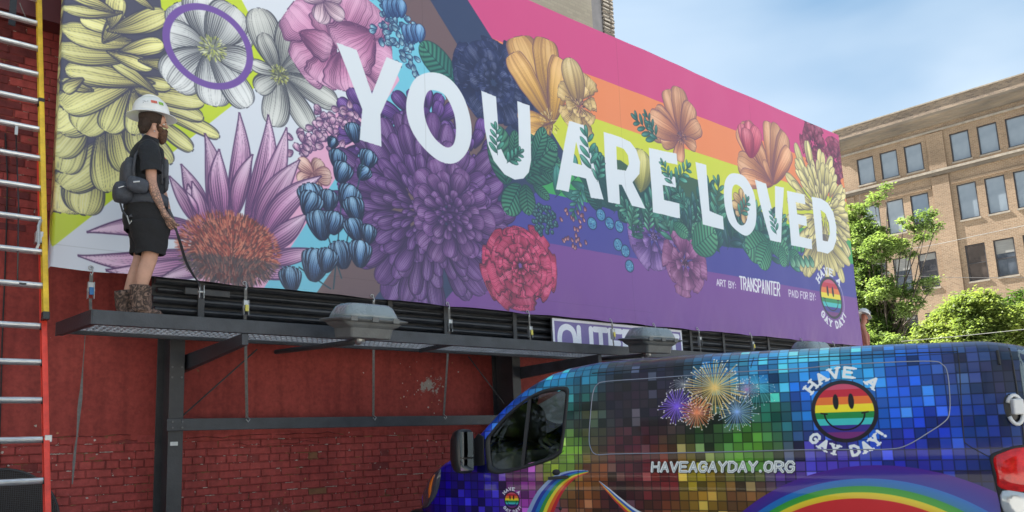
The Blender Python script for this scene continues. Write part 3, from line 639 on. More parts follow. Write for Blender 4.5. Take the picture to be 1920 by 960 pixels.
    # fireworks
    def burst(p, r, n, c, c2, w=2.2, a=.8, droop=0.):
        c0 = cv.P(p)
        b = cv.box(c0[0]-r, c0[1]-r, c0[0]+r, c0[1]+r); sl, XX, YY = b; D = np.hypot(XX-c0[0], YY-c0[1])/r; cv.add(sl, np.clip(1-D, 0, 1)**2*.35, np.array(c)/255.)
        for i in range(n):
            an = 2*math.pi*i/n+cv.rng.uniform(-.05, .05); rr = r*cv.rng.uniform(.7, 1.05); e = np.array([math.cos(an), math.sin(an)]); pts = [c0+e*rr*t+np.array([0, droop*rr*t*t]) for t in (.02, .4, .7, 1)]
            cv.pline(pts, w*.6, c2 if i % 2 else c, a, raw=True, w2=w); cv.disc(pts[-1], w*1.0, (250, 245, 235), .8, raw=True)
    z2 = lambda x, y: (1080+x/3, 640+y/3); q = VPPM/640.
    burst(z2(600, 240), 88*q, 20, (150, 150, 150), (210, 210, 200), 1.3, .7, .5)
    burst(z2(1020, 250), 95*q, 26, (90, 170, 180), (150, 210, 220), 1.3, .7, .4)
    burst(z2(960, 270), 62*q, 30, (200, 110, 150), (180, 130, 200), 1.5, .6)
    burst(z2(905, 395), 105*q, 44, (110, 160, 240), (190, 220, 255), 1.6, .8)
    burst(z2(567, 365), 100*q, 46, (110, 70, 220), (160, 120, 250), 2.2, .85)
    burst(z2(780, 260), 158*q, 62, (240, 190, 90), (255, 226, 150), 2.4, .85)
    burst(z2(680, 400), 92*q, 44, (240, 110, 60), (255, 180, 130), 2.0, .85)
    # address, badges
    text_quad(cv, 'HAVEAGAYDAY.ORG', (1224, 868), (1489, 866.5), (1223, 884.5), (1488, 885), 9.2, (40, 40, 44), gap=.42)
    text_quad(cv, 'HAVEAGAYDAY.ORG', (1223, 867), (1488, 865.5), (1222, 883.5), (1487, 884), 8.0, (236, 238, 236), gap=.42)
    text_quad(cv, 'HAVEAGAYDAY.ORG', (1223.6, 867.5), (1488, 866), (1222.6, 884), (1487, 884.4), 1.2, (120, 124, 124), gap=.42)
    cb = cv.P((1582.5, 770.5)); Rb = abs(cv.P((1582.5, 829))[1]-cv.P((1582.5, 712))[1])/2
    smiley(cv, cb, Rb)
    cb = cv.P((957, 938)); Rb = abs(cv.P((957, 958))[1]-cv.P((957, 922))[1])/2
    smiley(cv, cb, Rb*.95)
    return cv
# ---------------------------------------------------------------- ground
gm = mat('worn concrete paving', (.40, .385, .35), .9, 0, .25, 3, .5, 120)
g = MB(); g.add([(-400, -400, .12), (500, -400, .12), (500, 600, .12), (-400, 600, .12)], [(0, 1, 2, 3)]); tag(g.build('ground', gm), kind='structure')

def px_image(name, A):
    h, w = A.shape[:2]; im = bpy.data.images.new(name, w, h); buf = np.ones((h, w, 4), np.float32); buf[..., :3] = np.clip(A[::-1], 0, 1)
    im.pixels.foreach_set(buf.ravel()); im.update(); im.pack(); return im
def print_mat(name, A, rough, spec, coat=0., bump=0., bscale=30., gain=1., crough=.05):
    m = mat(name, (1, 1, 1), rough, spec=spec, coat=coat, bump=bump, bscale=bscale); nt = m.node_tree; b = nt.nodes['Principled BSDF']
    t = nt.nodes.new('ShaderNodeTexImage'); t.image = px_image(name, A); t.extension = 'EXTEND'; t.interpolation = 'Cubic'
    uv = nt.nodes.new('ShaderNodeUVMap'); nt.links.new(uv.outputs[0], t.inputs[0])
    b.inputs['Coat Roughness'].default_value = crough
    mm = nt.nodes.new('ShaderNodeMixRGB'); mm.blend_type = 'MULTIPLY'; mm.inputs[0].default_value = 1; mm.inputs[2].default_value = (gain, gain, gain, 1)
    nt.links.new(t.outputs[0], mm.inputs[1]); nt.links.new(mm.outputs[0], b.inputs['Base Color']); return m
def setuv(o, fn):
    me = o.data; uv = me.uv_layers.new(name='UVMap'); co = np.zeros(len(me.vertices)*3); me.vertices.foreach_get('co', co); co = co.reshape(-1, 3)
    li = np.zeros(len(me.loops), np.int32); me.loops.foreach_get('vertex_index', li); uv.data.foreach_set('uv', fn(co)[li].astype(np.float32).ravel())

# ---------------------------------------------------------------- painted brick wall
WY = 8.3
def red_paint(name, a, b, c, rough=.72, chips=.0, ctr=None):
    m = bpy.data.materials.new(name); m.use_nodes = True; nt = m.node_tree; bs = nt.nodes['Principled BSDF']; lk = nt.links.new
    tc = nt.nodes.new('ShaderNodeNewGeometry')
    def noi(s, d=6, r=.6, st=None):
        mp = nt.nodes.new('ShaderNodeMapping'); lk(tc.outputs['Position'], mp.inputs[0])
        if st: mp.inputs['Scale'].default_value = st
        n = nt.nodes.new('ShaderNodeTexNoise'); n.inputs['Scale'].default_value = s; n.inputs['Detail'].default_value = d; n.inputs['Roughness'].default_value = r; lk(mp.outputs[0], n.inputs[0]); return n
    def ramp(n, p0, p1, c0, c1):
        r = nt.nodes.new('ShaderNodeValToRGB'); r.color_ramp.elements[0].position = p0; r.color_ramp.elements[1].position = p1; r.color_ramp.elements[0].color = (*c0, 1); r.color_ramp.elements[1].color = (*c1, 1); lk(n.outputs[0], r.inputs[0]); return r
    def mix(f, x, y, t='MIX'):
        m_ = nt.nodes.new('ShaderNodeMixRGB'); m_.blend_type = t
        if isinstance(f, float): m_.inputs[0].default_value = f
        else: lk(f, m_.inputs[0])
        for k, v in ((1, x), (2, y)):
            if isinstance(v, tuple): m_.inputs[k].default_value = (*v, 1)
            else: lk(v, m_.inputs[k])
        return m_.outputs[0]
    base = ramp(noi(1.3), .35, .7, a, b).outputs[0]
    fine = ramp(noi(22, 5), .3, .75, (.72, .72, .72), (1.15, 1.15, 1.15)).outputs[0]
    streak = ramp(noi(2.6, 4, .5, (4, 1, .35)), .45, .75, (1, 1, 1), (.74, .72, .72)).outputs[0]
    col = mix(1., mix(1., base, fine, 'MULTIPLY'), streak, 'MULTIPLY')
    ch = ramp(noi(17, 8, .7), .735-chips, .75-chips, (0, 0, 0), (1, 1, 1)).outputs[0]
    col = mix(ch, col, c)
    ch2 = ramp(noi(5, 9, .75, (1, 1, 1.8)), .70-chips, .72-chips, (0, 0, 0), (1, 1, 1)).outputs[0]
    col = mix(ch2, col, (.22, .10, .045))
    if ctr is not None:                                    # one large peeled patch
        vm = nt.nodes.new('ShaderNodeVectorMath'); vm.operation = 'DISTANCE'; lk(tc.outputs['Position'], vm.inputs[0]); vm.inputs[1].default_value = ctr
        n = noi(6, 8, .75); ad = nt.nodes.new('ShaderNodeMath'); ad.operation = 'MULTIPLY_ADD'; lk(n.outputs[0], ad.inputs[0]); ad.inputs[1].default_value = 1.0; lk(vm.outputs['Value'], ad.inputs[2])
        r = nt.nodes.new('ShaderNodeValToRGB'); r.color_ramp.elements[0].position = .57; r.color_ramp.elements[1].position = .60; r.color_ramp.elements[0].color = (1, 1, 1, 1); r.color_ramp.elements[1].color = (0, 0, 0, 1); lk(ad.outputs[0], r.inputs[0])
        col = mix(r.outputs[0], col, (.34, .31, .28))
    lk(col, bs.inputs['Base Color']); bs.inputs['Roughness'].default_value = rough; bs.inputs['Specular IOR Level'].default_value = .35
    bp = nt.nodes.new('ShaderNodeBump'); bp.inputs['Strength'].default_value = .55; bp.inputs['Distance'].default_value = .012
    n1 = noi(7, 7, .65); lk(n1.outputs[0], bp.inputs['Height']); lk(bp.outputs[0], bs.inputs['Normal']); return m
RA, RB_, RC = (.31, .044, .036), (.43, .070, .054), (.38, .31, .26)
m_parge = red_paint('red painted render', RA, RB_, RC, chips=.034, ctr=(5.52, WY, 2.43))
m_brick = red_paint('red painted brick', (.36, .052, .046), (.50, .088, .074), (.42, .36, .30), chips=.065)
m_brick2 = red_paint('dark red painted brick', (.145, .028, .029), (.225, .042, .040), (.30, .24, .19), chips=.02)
m_mort = red_paint('painted mortar', (.20, .032, .030), (.32, .058, .050), (.42, .37, .32), chips=.13)
m_bare = mat('bare orange brick', (.20, .085, .038), .8, 0, .3, 12, .4, 60)
wall = thing('brick_wall', 'long red painted brick wall, smooth render over bare courses, behind van and ladder', 'wall', (0, WY, .12))
def wl(mb, name, m, **k):
    o = mb.build(name, m, wall, **k); o.location = (0, -WY, -.12); return o
wl(MB().box(-6, 16, WY-.003, WY+.4, .12, 7.4), 'wall_core', m_mort)
# render coat with a broken lower edge, one sheet per region (upper left keeps its bricks open)
def edge_z(x): return 1.80+.05*noise.noise(Vector((x*1.7, 0, 0)))+.035*noise.noise(Vector((x*7, 3, 0)))+.012*noise.noise(Vector((x*30, 5, 0)))
ZT = 3.9
mb = MB(); n = 420; xs = [-6+22*i/n for i in range(n+1)]
fr = []; 
for x in xs: fr.append((edge_z(x), ZT+.04*noise.noise(Vector((x*3, 9, 0)))))
vs = []; 
for x, (a, b) in zip(xs, fr): vs += [(x, WY-.010, a), (x, WY+.012, a-.012), (x, WY-.012, b), (x, WY+.012, b)]
fs = []
for i in range(n):
    k = i*4; fs += [(k, k+4, k+6, k+2), (k+1, k+5, k+4, k), (k+2, k+6, k+7, k+3)]
mb.add(vs, fs); wl(mb, 'render_coat', m_parge)
# fine cracked shelf lines where the coat has let go
mb = MB()
for (xa, xb, zz) in ((.6, 2.0, 1.86), (2.5, 4.3, 1.83), (4.2, 6.0, 1.93), (3.0, 4.0, 1.74)):
    pts = [(xa+(xb-xa)*t/18, WY-.012, zz+.03*noise.noise(Vector((xa+t*.5, zz*9, 1)))+.012*noise.noise(Vector((t*1.7, zz, 4)))) for t in range(19)]
    mb.tube(pts, .006, 4)
wl(mb, 'crack_edge', m_mort)
bl, bh, jt = .215, .068, .0115
def brick_mesh(l, seed):
    r = random.Random(seed); b = bmesh.new(); hx, hy, hz = l/2, .02, bh/2; c = .005
    ring = lambda y, s: [Vector((sx*(hx-s)+r.uniform(-.002, .002), y, sz*(hz-s)+r.uniform(-.0015, .0015))) for sx, sz in ((-1, -1), (1, -1), (1, 1), (-1, 1))]
    vs = [ring(hy, 0), ring(-hy+c, 0), ring(-hy+r.uniform(-.001, .001), c)]
    vv = [[b.verts.new(p) for p in q] for q in vs]
    for i in range(2):
        for k in range(4): b.faces.new((vv[i][k], vv[i][(k+1) % 4], vv[i+1][(k+1) % 4], vv[i+1][k]))
    b.faces.new(vv[2]); b.faces.new(vv[0][::-1]); bmesh.ops.recalc_face_normals(b, faces=b.faces)
    me = bpy.data.meshes.new('brick'); b.to_mesh(me); b.free(); return me
full = [brick_mesh(bl, k) for k in range(6)]; head = [brick_mesh(.104, 20+k) for k in range(4)]
MLIST = {}
def bmesh_for(kind, i, m):
    k = (kind, i, m.name)
    if k not in MLIST:
        me = (full if kind == 'f' else head)[i].copy(); me.materials.append(m); MLIST[k] = me
    return MLIST[k]
bricks = []
pitch = bh+jt
def course_set(z0, z1, x0, x1):
    j = int(z0/pitch)
    while j*pitch < z1:
        z = j*pitch; hd = (j % 6 == 2); step = (.104 if hd else bl)+jt; x = x0+((j % 2)*.5*step if not hd else .03)-random.uniform(0, .012)
        while x < x1:
            wd = (.104 if hd else bl)
            bricks.append((x+wd/2, z, 'h' if hd else 'f', x)); x += step+random.uniform(-.004, .004)
        j += 1
course_set(.80, 1.86, -.3, 7.4); course_set(ZT-.06, 6.5, -.3, 1.45)
def vis(x, z):
    v = BAS@(np.array([x, WY, z])-CAMP); return v[0]/v[2]*PF+PCX, v[1]/v[2]*PF+PCY
ind, rest = [], []
for (x, z, k, _) in bricks:
    X, Y = vis(x, z); low = z < 2.5
    inv = (-15 < X < 1000 and -5 < Y < 968) and not (275 < X < 345 and low) and not (low and X > 790 and Y > 905-(X-790)*.55) and not (not low and X > 118)
    (ind if inv and z-(.03) < (edge_z(x)+.02 if low else 99) else rest).append((x, z, k))
ind.sort(key=lambda b: -1/math.hypot(b[0], WY)/(1+.25*(b[1] > 2.5)))
rest += ind[298:]; ind = ind[:298]
for (x, z, k) in ind:
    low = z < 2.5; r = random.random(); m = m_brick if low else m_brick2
    dep = WY-.004+random.uniform(-.005, .003)
    if low and r < .014: m = m_bare; dep += .006
    elif low and r < .045: dep += .010; m = m_mort
    me = bmesh_for(k, random.randrange(6 if k == 'f' else 4), m)
    o = bpy.data.objects.new('brick', me); C.objects.link(o); o.parent = wall
    o.location = (x, dep+.012-WY, z-.12); o.rotation_euler = (random.uniform(-.02, .02), random.uniform(-.008, .008), random.uniform(-.02, .02))
mb = MB()
for (x, z, k) in rest:
    l = bl if k == 'f' else .104; mb.box(x-l/2, x+l/2, WY-.012+random.uniform(-.003, .003), WY+.02, z-bh/2, z+bh/2)
o = wl(mb, 'brick_remainder', m_brick); tag(o, kind='stuff')
# bare mortar and flaked paint left along the joints
r9 = random.Random(77); mb = MB(); mc = MB()
for k in range(150):
    j = r9.randint(int(.95/pitch), int(1.80/pitch)); z = j*pitch+pitch/2+r9.uniform(-.003, .003); x = r9.choice((r9.uniform(.9, 2.0), r9.uniform(2.4, 6.2), r9.uniform(2.4, 6.2))); l = r9.uniform(.012, .05)*(3.2 if r9.random() < .22 else 1); n = max(4, int(l/.008)); h = r9.uniform(.0025, .0055)
    up = [(t/n*l, h*(r9.uniform(.3, 1.2) if 0 < t < n else .1)) for t in range(n+1)]; dn = [(t/n*l, -h*(r9.uniform(.3, 1.2) if 0 < t < n else .1)) for t in range(n, -1, -1)]
    (mb if r9.random() < .8 else mc).prism(up+dn, (x, WY-.0185, z), (1, 0, 0), (0, 0, 1), -.003)
for k in range(70):
    x = r9.gauss(5.5, .35) if k < 34 else r9.uniform(.9, 6.2); z = r9.gauss(2.4, .25) if k < 34 else r9.uniform(1.2, 2.0); s = r9.uniform(.004, .013); q = [(s*r9.uniform(.4, 1.3)*math.cos(a), s*r9.uniform(.4, 1.3)*math.sin(a)) for a in np.linspace(0, 6.28, 8)[:-1]]
    (mb if r9.random() < .75 else mc).prism(q, (x, WY-.0135 if z > 1.9 else WY-.0185, z), (1, 0, 0), (0, 0, 1), -.003)
o = wl(mb, 'flaked_patches', mat('bare pale mortar', (.50, .42, .36), .9, 0, .35, 40)); tag(o, kind='stuff')
o = wl(mc, 'flaked_patches', mat('bare ochre brick', (.42, .20, .09), .9, 0, .3, 30)); tag(o, kind='stuff')
# maroon gutter box that runs along the top
gp = atY(60, 33, WY-.22)
fl = MB().box(-4, 1.52, WY-.26, WY-.02, gp[2], gp[2]+.9); 
o = fl.build('gutter_box', MT['flash'], wall, bevel=.006); o.location = (0, -WY, -.12)
o = MB().box(-4, 1.52, WY-.275, WY-.26, gp[2]-.015, gp[2]+.03).build('drip_edge', MT['flash'], wall); o.location = (0, -WY, -.12)

# ---------------------------------------------------------------- steel frame: two posts, beam, rods
frame = thing('steel_frame', 'black steel frame of two posts and a cross beam before the red wall', 'steel frame', (2.3, 7.85, .12))
FO = Vector((2.3, 7.85, .12))
def fr(mb, name, m, **k):
    o = mb.build(name, m, frame, **k); o.location = -FO; return o
def hpost(x0, x1):
    y0 = 7.85; d = .44; t = .016; m = MB(); m.box(x0, x1, y0, y0+t, .12, 3.6); m.box(x0, x1, y0+d-t, y0+d, .12, 3.6); m.box((x0+x1)/2-t/2, (x0+x1)/2+t/2, y0+t, y0+d-t, .12, 3.6); return m
px0 = (2.225, 2.365); px1 = (6.545, 6.685)
for a, b in (px0, px1):
    fr(hpost(a, b), 'post', MT['black2'], bevel=.003); fr(MB().box(a-.025, b+.025, 7.80, 7.85-.002, 3.0, 3.02), 'cap_plate', MT['black'])
zb_ = atY(320, 808, 7.8)[2]; zt_ = atY(320, 785, 7.8)[2]
m = MB(); m.box(2.20, 6.60, 7.80, 7.812, zb_, zt_); m.box(2.20, 6.60, 7.812, 7.848, zt_-.012, zt_); m.box(2.20, 6.60, 7.812, 7.848, zb_, zb_+.012); fr(m, 'cross_beam', MT['black'], bevel=.003)
for (pa, pb) in (((342, 780), (482, 655)), ((945, 757), (878, 668))):
    a = atY(*pa, 7.9); b = atY(*pb, 7.9); fr(MB().tube([a, b], .008, 8), 'brace_rod', MT['black2'])
m = MB()
for (x, z) in ((2.25, zb_+.03), (2.34, zb_+.03), (2.25, zt_-.03), (2.34, zt_-.03), (6.57, zb_+.03), (6.57, zt_-.03), (2.25, 2.40), (2.34, 2.40), (2.25, 2.50), (2.34, 2.50)):
    y = 7.80 if z < 2.2 else 7.85
    if not m.v: m.loft([[Vector((.010*math.cos(a), -d, .010*math.sin(a))) for a in np.linspace(0, 6.2832, 7)[:-1]] for d in (0, .010)]); b_o = m.build('bolt', MT['lampbody'], frame)
    else: b_o = share(b_o, frame)
    b_o.location = Vector((x, y, z))-FO
ww = atY(326, 832, 7.846); fr(MB().box(ww[0]-.035, ww[0]+.035, 7.84, 7.849, ww[2]-.018, ww[2]+.018), 'maker_plate', mat('white tag', (.62, .62, .60), .5, 0, .1, 50))

# ---------------------------------------------------------------- billboard body behind the print
bb = thing('billboard', 'wide black billboard structure with horizontal steel stringers showing under the printed vinyl', 'billboard', (8, 7.4, 2.8)); BO = Vector((8, 7.4, 2.8))
def bd(mb, name, m, **k):
    o = mb.build(name, m, bb, **k); o.location = -BO; return o
bd(MB().box(1.2, 14.9, 7.30, 7.62, 3.36, 7.5), 'panel_face', MT['black2'])
bd(MB().box(1.95, 14.9, 7.50, 7.52, 2.72, 3.36), 'back_sheet', MT['black'])
for k, (z, r) in enumerate(((3.33, .030), (3.245, .034), (3.16, .026), (3.07, .036), (2.975, .030), (2.885, .036), (2.80, .028))):
    m = MB(); y = 7.40-.012*(k % 2)
    prof = [(-.035, -r), (.0, -r*.7), (.028, -r*.15), (.028, r*.4), (0, r), (-.035, r)]
    m.loft([[Vector((x, y-a+.01, z+b)) for a, b in prof] for x in (1.93+.02*(k % 3), 14.88)]); bd(m, 'stringer', MT['black'], bevel=.004)
for x in (2.35, 4.4, 5.15, 6.2, 8.7, 9.75, 10.6, 11.9, 13.2, 14.5):
    bd(MB().box(x-.03, x+.03, 7.345, 7.36, 2.76, 3.36), 'clip_strap', MT['black2'], bevel=.002)
m = MB(); a = atY(345, 545, 7.33); m.box(a[0], a[0]+.42, 7.30, 7.34, a[2]-.035, a[2]+.03); bd(m, 'junction_box', MT['black2'], bevel=.008)

# ---------------------------------------------------------------- printed vinyl
ART = banner_art(); ART.A = ART.A*.85+np.array([.60, .61, .66], np.float32)*.13  # pale blue-grey veil of haze and glare mixed into the print colours
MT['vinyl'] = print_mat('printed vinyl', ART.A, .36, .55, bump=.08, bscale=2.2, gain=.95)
nx, nz = 560, 110; vs, fs = [], []
hooks_px = [170, 458, 697, 838, 988, 1143, 1224, 1306, 1405, 1500, 1560]
hooks = [atY(x, 495+(x-97)*.1007, BY)[0] for x in hooks_px]
def wav(x, z):
    s = .022*noise.noise(Vector((x*.5, z*.8, 0)))+.008*noise.noise(Vector((x*2.2, z*1.5, 3)))
    d = max(0, 1-(z-BZ0)/.5); 
    e = max(0, 1-(z-BZ0)/.9)**1.5+max(0, 1-(x-BX0)/.5)**1.5*.8
    wr = noise.noise(Vector((x*5.5+z*2.0, z*1.1, 7)))*.007+noise.noise(Vector((x*11-z*5, z*2.2, 11)))*.0035
    return s+e*wr-.010*d*d*math.cos(min(abs(x-h) for h in hooks)*4)
cols = [('L', 7.34), ('L', 7.25)]+[('F', BX0+(BX1-BX0)*i/nx) for i in range(nx+1)]+[('R', 7.25), ('R', 7.34)]
for j in range(nz+1):
    z = BZ0+(BZ1-BZ0)*j/nz
    for k, v in cols:
        x = BX0 if k == 'L' else BX1 if k == 'R' else v; y = v if k in 'LR' else BY+wav(x, z)
        zz = z
        if j == 0: dd = min(abs(x-h) for h in hooks); zz += .016*(1-math.exp(-(dd/.25)**2))
        xx = x+(.012*noise.noise(Vector((z*2.5, 8, 0))) if k == 'F' and (v == BX0) else 0)
        vs.append((xx, y, zz))
n = len(cols)
for j in range(nz):
    for i in range(n-1): a = j*n+i; fs.append((a, a+1, a+1+n, a+n))
vb = MB(); vb.add(vs, fs); vin = thing('billboard_banner', 'huge printed vinyl banner of flowers and rainbow stripes reading YOU ARE LOVED', 'banner', (8, BY, BZ0))
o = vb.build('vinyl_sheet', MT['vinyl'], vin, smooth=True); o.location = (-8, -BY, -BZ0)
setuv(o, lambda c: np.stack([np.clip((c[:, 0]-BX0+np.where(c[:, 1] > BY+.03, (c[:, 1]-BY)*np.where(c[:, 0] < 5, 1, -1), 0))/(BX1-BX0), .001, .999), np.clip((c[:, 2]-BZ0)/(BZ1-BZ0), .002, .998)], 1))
hm = MB()
for h in hooks:
    g = MB(); g.tube([(h+.018*math.cos(t), BY-.012, BZ0+.03+.018*math.sin(t)) for t in np.linspace(0, 6.283, 13)], .004, 6); o = g.build('grommet', MT['zinc'], vin, smooth=True); o.location = (-8, -BY, -BZ0)
tb = MB(); tb.tube([(x, 7.30, BZ1+.012) for x in (BX0+.06, 14.9)], .02, 6); o = tb.build('top_rail', MT['black2'], vin); o.location = (-8, -BY, -BZ0)

# ---------------------------------------------------------------- catwalk
cw = thing('catwalk', 'long black steel catwalk with diamond mesh deck below the banner, worker standing on it', 'catwalk', (1.25, 6.4, 2.6)); CO = Vector((1.25, 6.4, 2.6))
def ct(mb, name, m, **k):
    o = mb.build(name, m, cw, **k); o.location = -CO; return o
X0, X1, Y0c, Y1c, ZB, ZTt = 1.25, 15.0, 6.40, 7.10, 2.640, 2.752
m = MB(); m.box(X0, X1, Y0c, Y0c+.008, ZB, ZTt); m.box(X0, X1, Y0c+.008, Y0c+.045, ZTt-.007, ZTt); m.box(X0, X1, Y0c+.008, Y0c+.045, ZB, ZB+.006); ct(m, 'front_fascia', MT['black'], bevel=.002)
m = MB(); m.bar((X0-.004, Y0c, (ZB+ZTt)/2), (X0-.118, Y1c+.03, (ZB+ZTt)/2), .008, ZTt-ZB); m.bar((X0+.018, Y0c+.05, ZB+.004), (X0-.092, Y1c, ZB+.004), .04, .006); ct(m, 'end_fascia', MT['black'], bevel=.002)
m = MB(); m.box(X0-.11, X1, Y1c+.012, Y1c+.02, ZB+.02, ZB+.06); m.box(X0-.05, X1, Y1c-.01, Y1c+.01, ZB+.021, ZB+.027); ct(m, 'rear_fascia', MT['black'], bevel=.002)
m = MB(); ny = 12; zg = 2.690
for i in range(int((X1-X0-.06+.08)/.052)):
    x = X0+.03+i*.052
    pts = [(x+.016*(1 if k % 2 else -1), Y0c+.05+(Y1c-Y0c-.07)*k/ny) for k in range(ny+1)]
    for k in range(ny):
        (xa, ya), (xb, yb) = pts[k], pts[k+1]; t = .0062
        m.add([(xa-t, ya, zg), (xa+t, ya, zg), (xb+t, yb, zg), (xb-t, yb, zg), (xa-t, ya, zg+.012), (xa+t, ya, zg+.012), (xb+t, yb, zg+.012), (xb-t, yb, zg+.012)], [(0, 3, 2, 1), (4, 5, 6, 7), (0, 4, 7, 3), (1, 2, 6, 5)])
for k in range(ny+1):
    y = Y0c+.05+(Y1c-Y0c-.07)*k/ny; m.box(X0+.01, X1-.02, y-.0035, y+.0035, zg+.001, zg+.011)
ct(m, 'mesh_deck', MT['mesh'])
for x in (2.42, 4.62, 6.72, 8.9, 11.0, 13.2):
    big = x in (2.42, 6.72, 11.0)
    if big:
        m = MB(); yb = 8.16
        m.add([(x-t, y, z) for t in (.028, -.028) for y, z in ((Y0c+.012, 2.54), (Y0c+.012, 2.637), (yb, 2.637), (yb, 2.47))], [(0, 1, 2, 3), (7, 6, 5, 4), (0, 4, 5, 1), (1, 5, 6, 2), (2, 6, 7, 3), (3, 7, 4, 0)])
        ct(m, 'bracket_arm', MT['black'], bevel=.004)
    else: ct(MB().box(x-.02, x+.02, Y0c+.05, Y1c, ZB+.012, 2.695), 'cross_member', MT['black'], bevel=.003)

# ---------------------------------------------------------------- flood lamps on arms
def flood(x, y, z, base, label, tilt=.12, yaw=0.):
    L = thing('flood_lamp', label, 'floodlight', (x, y, z), (tilt, 0, yaw), group='flood lamps on arms below the banner')
    def rr(w, d, z, r=.05, n=4):
        out = []
        for cx, cy, a0 in ((w-r, d-r, 0), (-w+r, d-r, 90), (-w+r, -d+r, 180), (w-r, -d+r, 270)):
            for k in range(n+1): a = math.radians(a0+90*k/n); out.append(Vector((cx+r*math.cos(a), cy+r*math.sin(a), z)))
        return out
    m = MB(); m.loft([rr(.185, .15, -.155, .03), rr(.195, .16, -.15, .03), rr(.205, .17, -.07, .03), rr(.255, .19, -.045, .04), rr(.285, .20, -.02, .05)]); m.build('housing', MT['lampbody'], L, bevel=.004)
    m = MB(); m.loft([rr(.30, .215, -.018, .06), rr(.325, .235, -.006, .06), rr(.33, .24, .004, .06), rr(.29, .215, .014, .06)]); m.build('rim', MT['lampbody'], L, bevel=.002)
    m = MB(); m.loft([rr(.265, .205, .012, .08), rr(.25, .19, .055, .08), rr(.222, .165, .115, .08), rr(.19, .135, .140, .07), rr(.10, .08, .146, .05)]); m.build('lens', MT['lens'], L, smooth=True)
    for sx in (-.22, -.02, .18):
        MB().box(sx-.03, sx+.03, -.25, -.236, -.02, .022).build('latch', MT['lampbody'], L, bevel=.003)
    Mi = L.matrix_basis.inverted() if False else (Matrix.Translation((x, y, z))@Matrix.Rotation(yaw, 4, 'Z')@Matrix.Rotation(tilt, 4, 'X')).inverted()
    m = MB(); b = Mi@Vector(base); m.tube([(-.02, .06, -.15), (-.03, .12, -.185), b], [.03, .026, .022], 10); m.build('arm', MT['black2'], L, smooth=True)
    m = MB(); m.tube([(-.01, .0, -.15), (-.02, .06, -.18)], .035, 10); m.build('knuckle', MT['zinc'], L, smooth=True); return L
b1 = Vector(atY(682, 604, 5.9)); flood(b1.x, b1.y, b1.z+.01, atZ(517, 660, 2.6), 'large grey flood lamp in front of the black stringers, left of the purple sign')
b2 = Vector(atY(1224, 638, 5.9)); flood(b2.x-.05, b2.y, b2.z, (6.72, 7.05, 2.62), 'grey flood lamp overlapping the right half of the purple sign', yaw=-.1)
b3 = Vector(atY(1521, 659, 5.9)); flood(b3.x, b3.y, b3.z, (b3.x-.2, 7.05, 2.62), 'flood lamp with only its dome showing over the van roof, near the banner corner', yaw=-.1)

# ---------------------------------------------------------------- purple sign with white letters
SX0, SX1 = 6.66, 9.27; SZ0, SZ1 = 2.76, 3.185; SY = 7.28
SX0 = atY(1035, 596, SY)[0]; SX1 = atY(1278, 624, SY)[0]; SZ1 = atY(1035, 596, SY)[2]; SZ0 = SZ1-.50
def sign_art():
    ppm = 260; W = int((SX1-SX0)*ppm); H = int((SZ1-SZ0)*ppm); cv = Canvas(W, H, lambda x, y: (lambda p: ((p[0]-SX0)*ppm, (SZ1-p[2])*ppm))(atY(x, y, SY)), ppm, 3)
    cv.A[:] = np.array((225, 226, 236))/255.; cv.A[9:-9, 9:-9] = np.array((112, 98, 158))/255.
    x = .045; lw = [.125, .105, .105, .10, .11, .125, .11, .10]; y0, y1 = .20, .92
    for ch, w in zip('OUTFRONT', lw):
        for st in GLY[ch]:
            P_ = [(W*(x+gx*w*.82), H*(y1-(y1-y0)*gy)) for gx, gy in st]
            if ch == 'O': P_ = list(catmull(P_[:-1], 5))+[catmull(P_[:-1], 5)[0]]
            cv.pline(P_, 21, (226, 228, 238), raw=True)
        x += w+.008
    cv.A *= (1-.10*cv.rng.random((H, W, 1))**3)
    return cv.A
sg = thing('sign', 'purple sign with white border and letters OUTFRONT, half hidden behind the catwalk edge', 'sign', (SX0, SY, SZ0))
MT['sign'] = print_mat('sign face', sign_art(), .4, .5)
o = MB().add([(SX0, SY, SZ0), (SX1, SY, SZ0), (SX1, SY, SZ1), (SX0, SY, SZ1)], [(0, 1, 2, 3)]).build('face', MT['sign'], sg); o.location = (-SX0, -SY, -SZ0)
setuv(o, lambda c: np.stack([(c[:, 0]-SX0)/(SX1-SX0), (c[:, 2]-SZ0)/(SZ1-SZ0)], 1))
o = MB().box(SX0, SX1, SY+.003, SY+.03, SZ0, SZ1).build('backing', MT['alu'], sg); o.location = (-SX0, -SY, -SZ0)

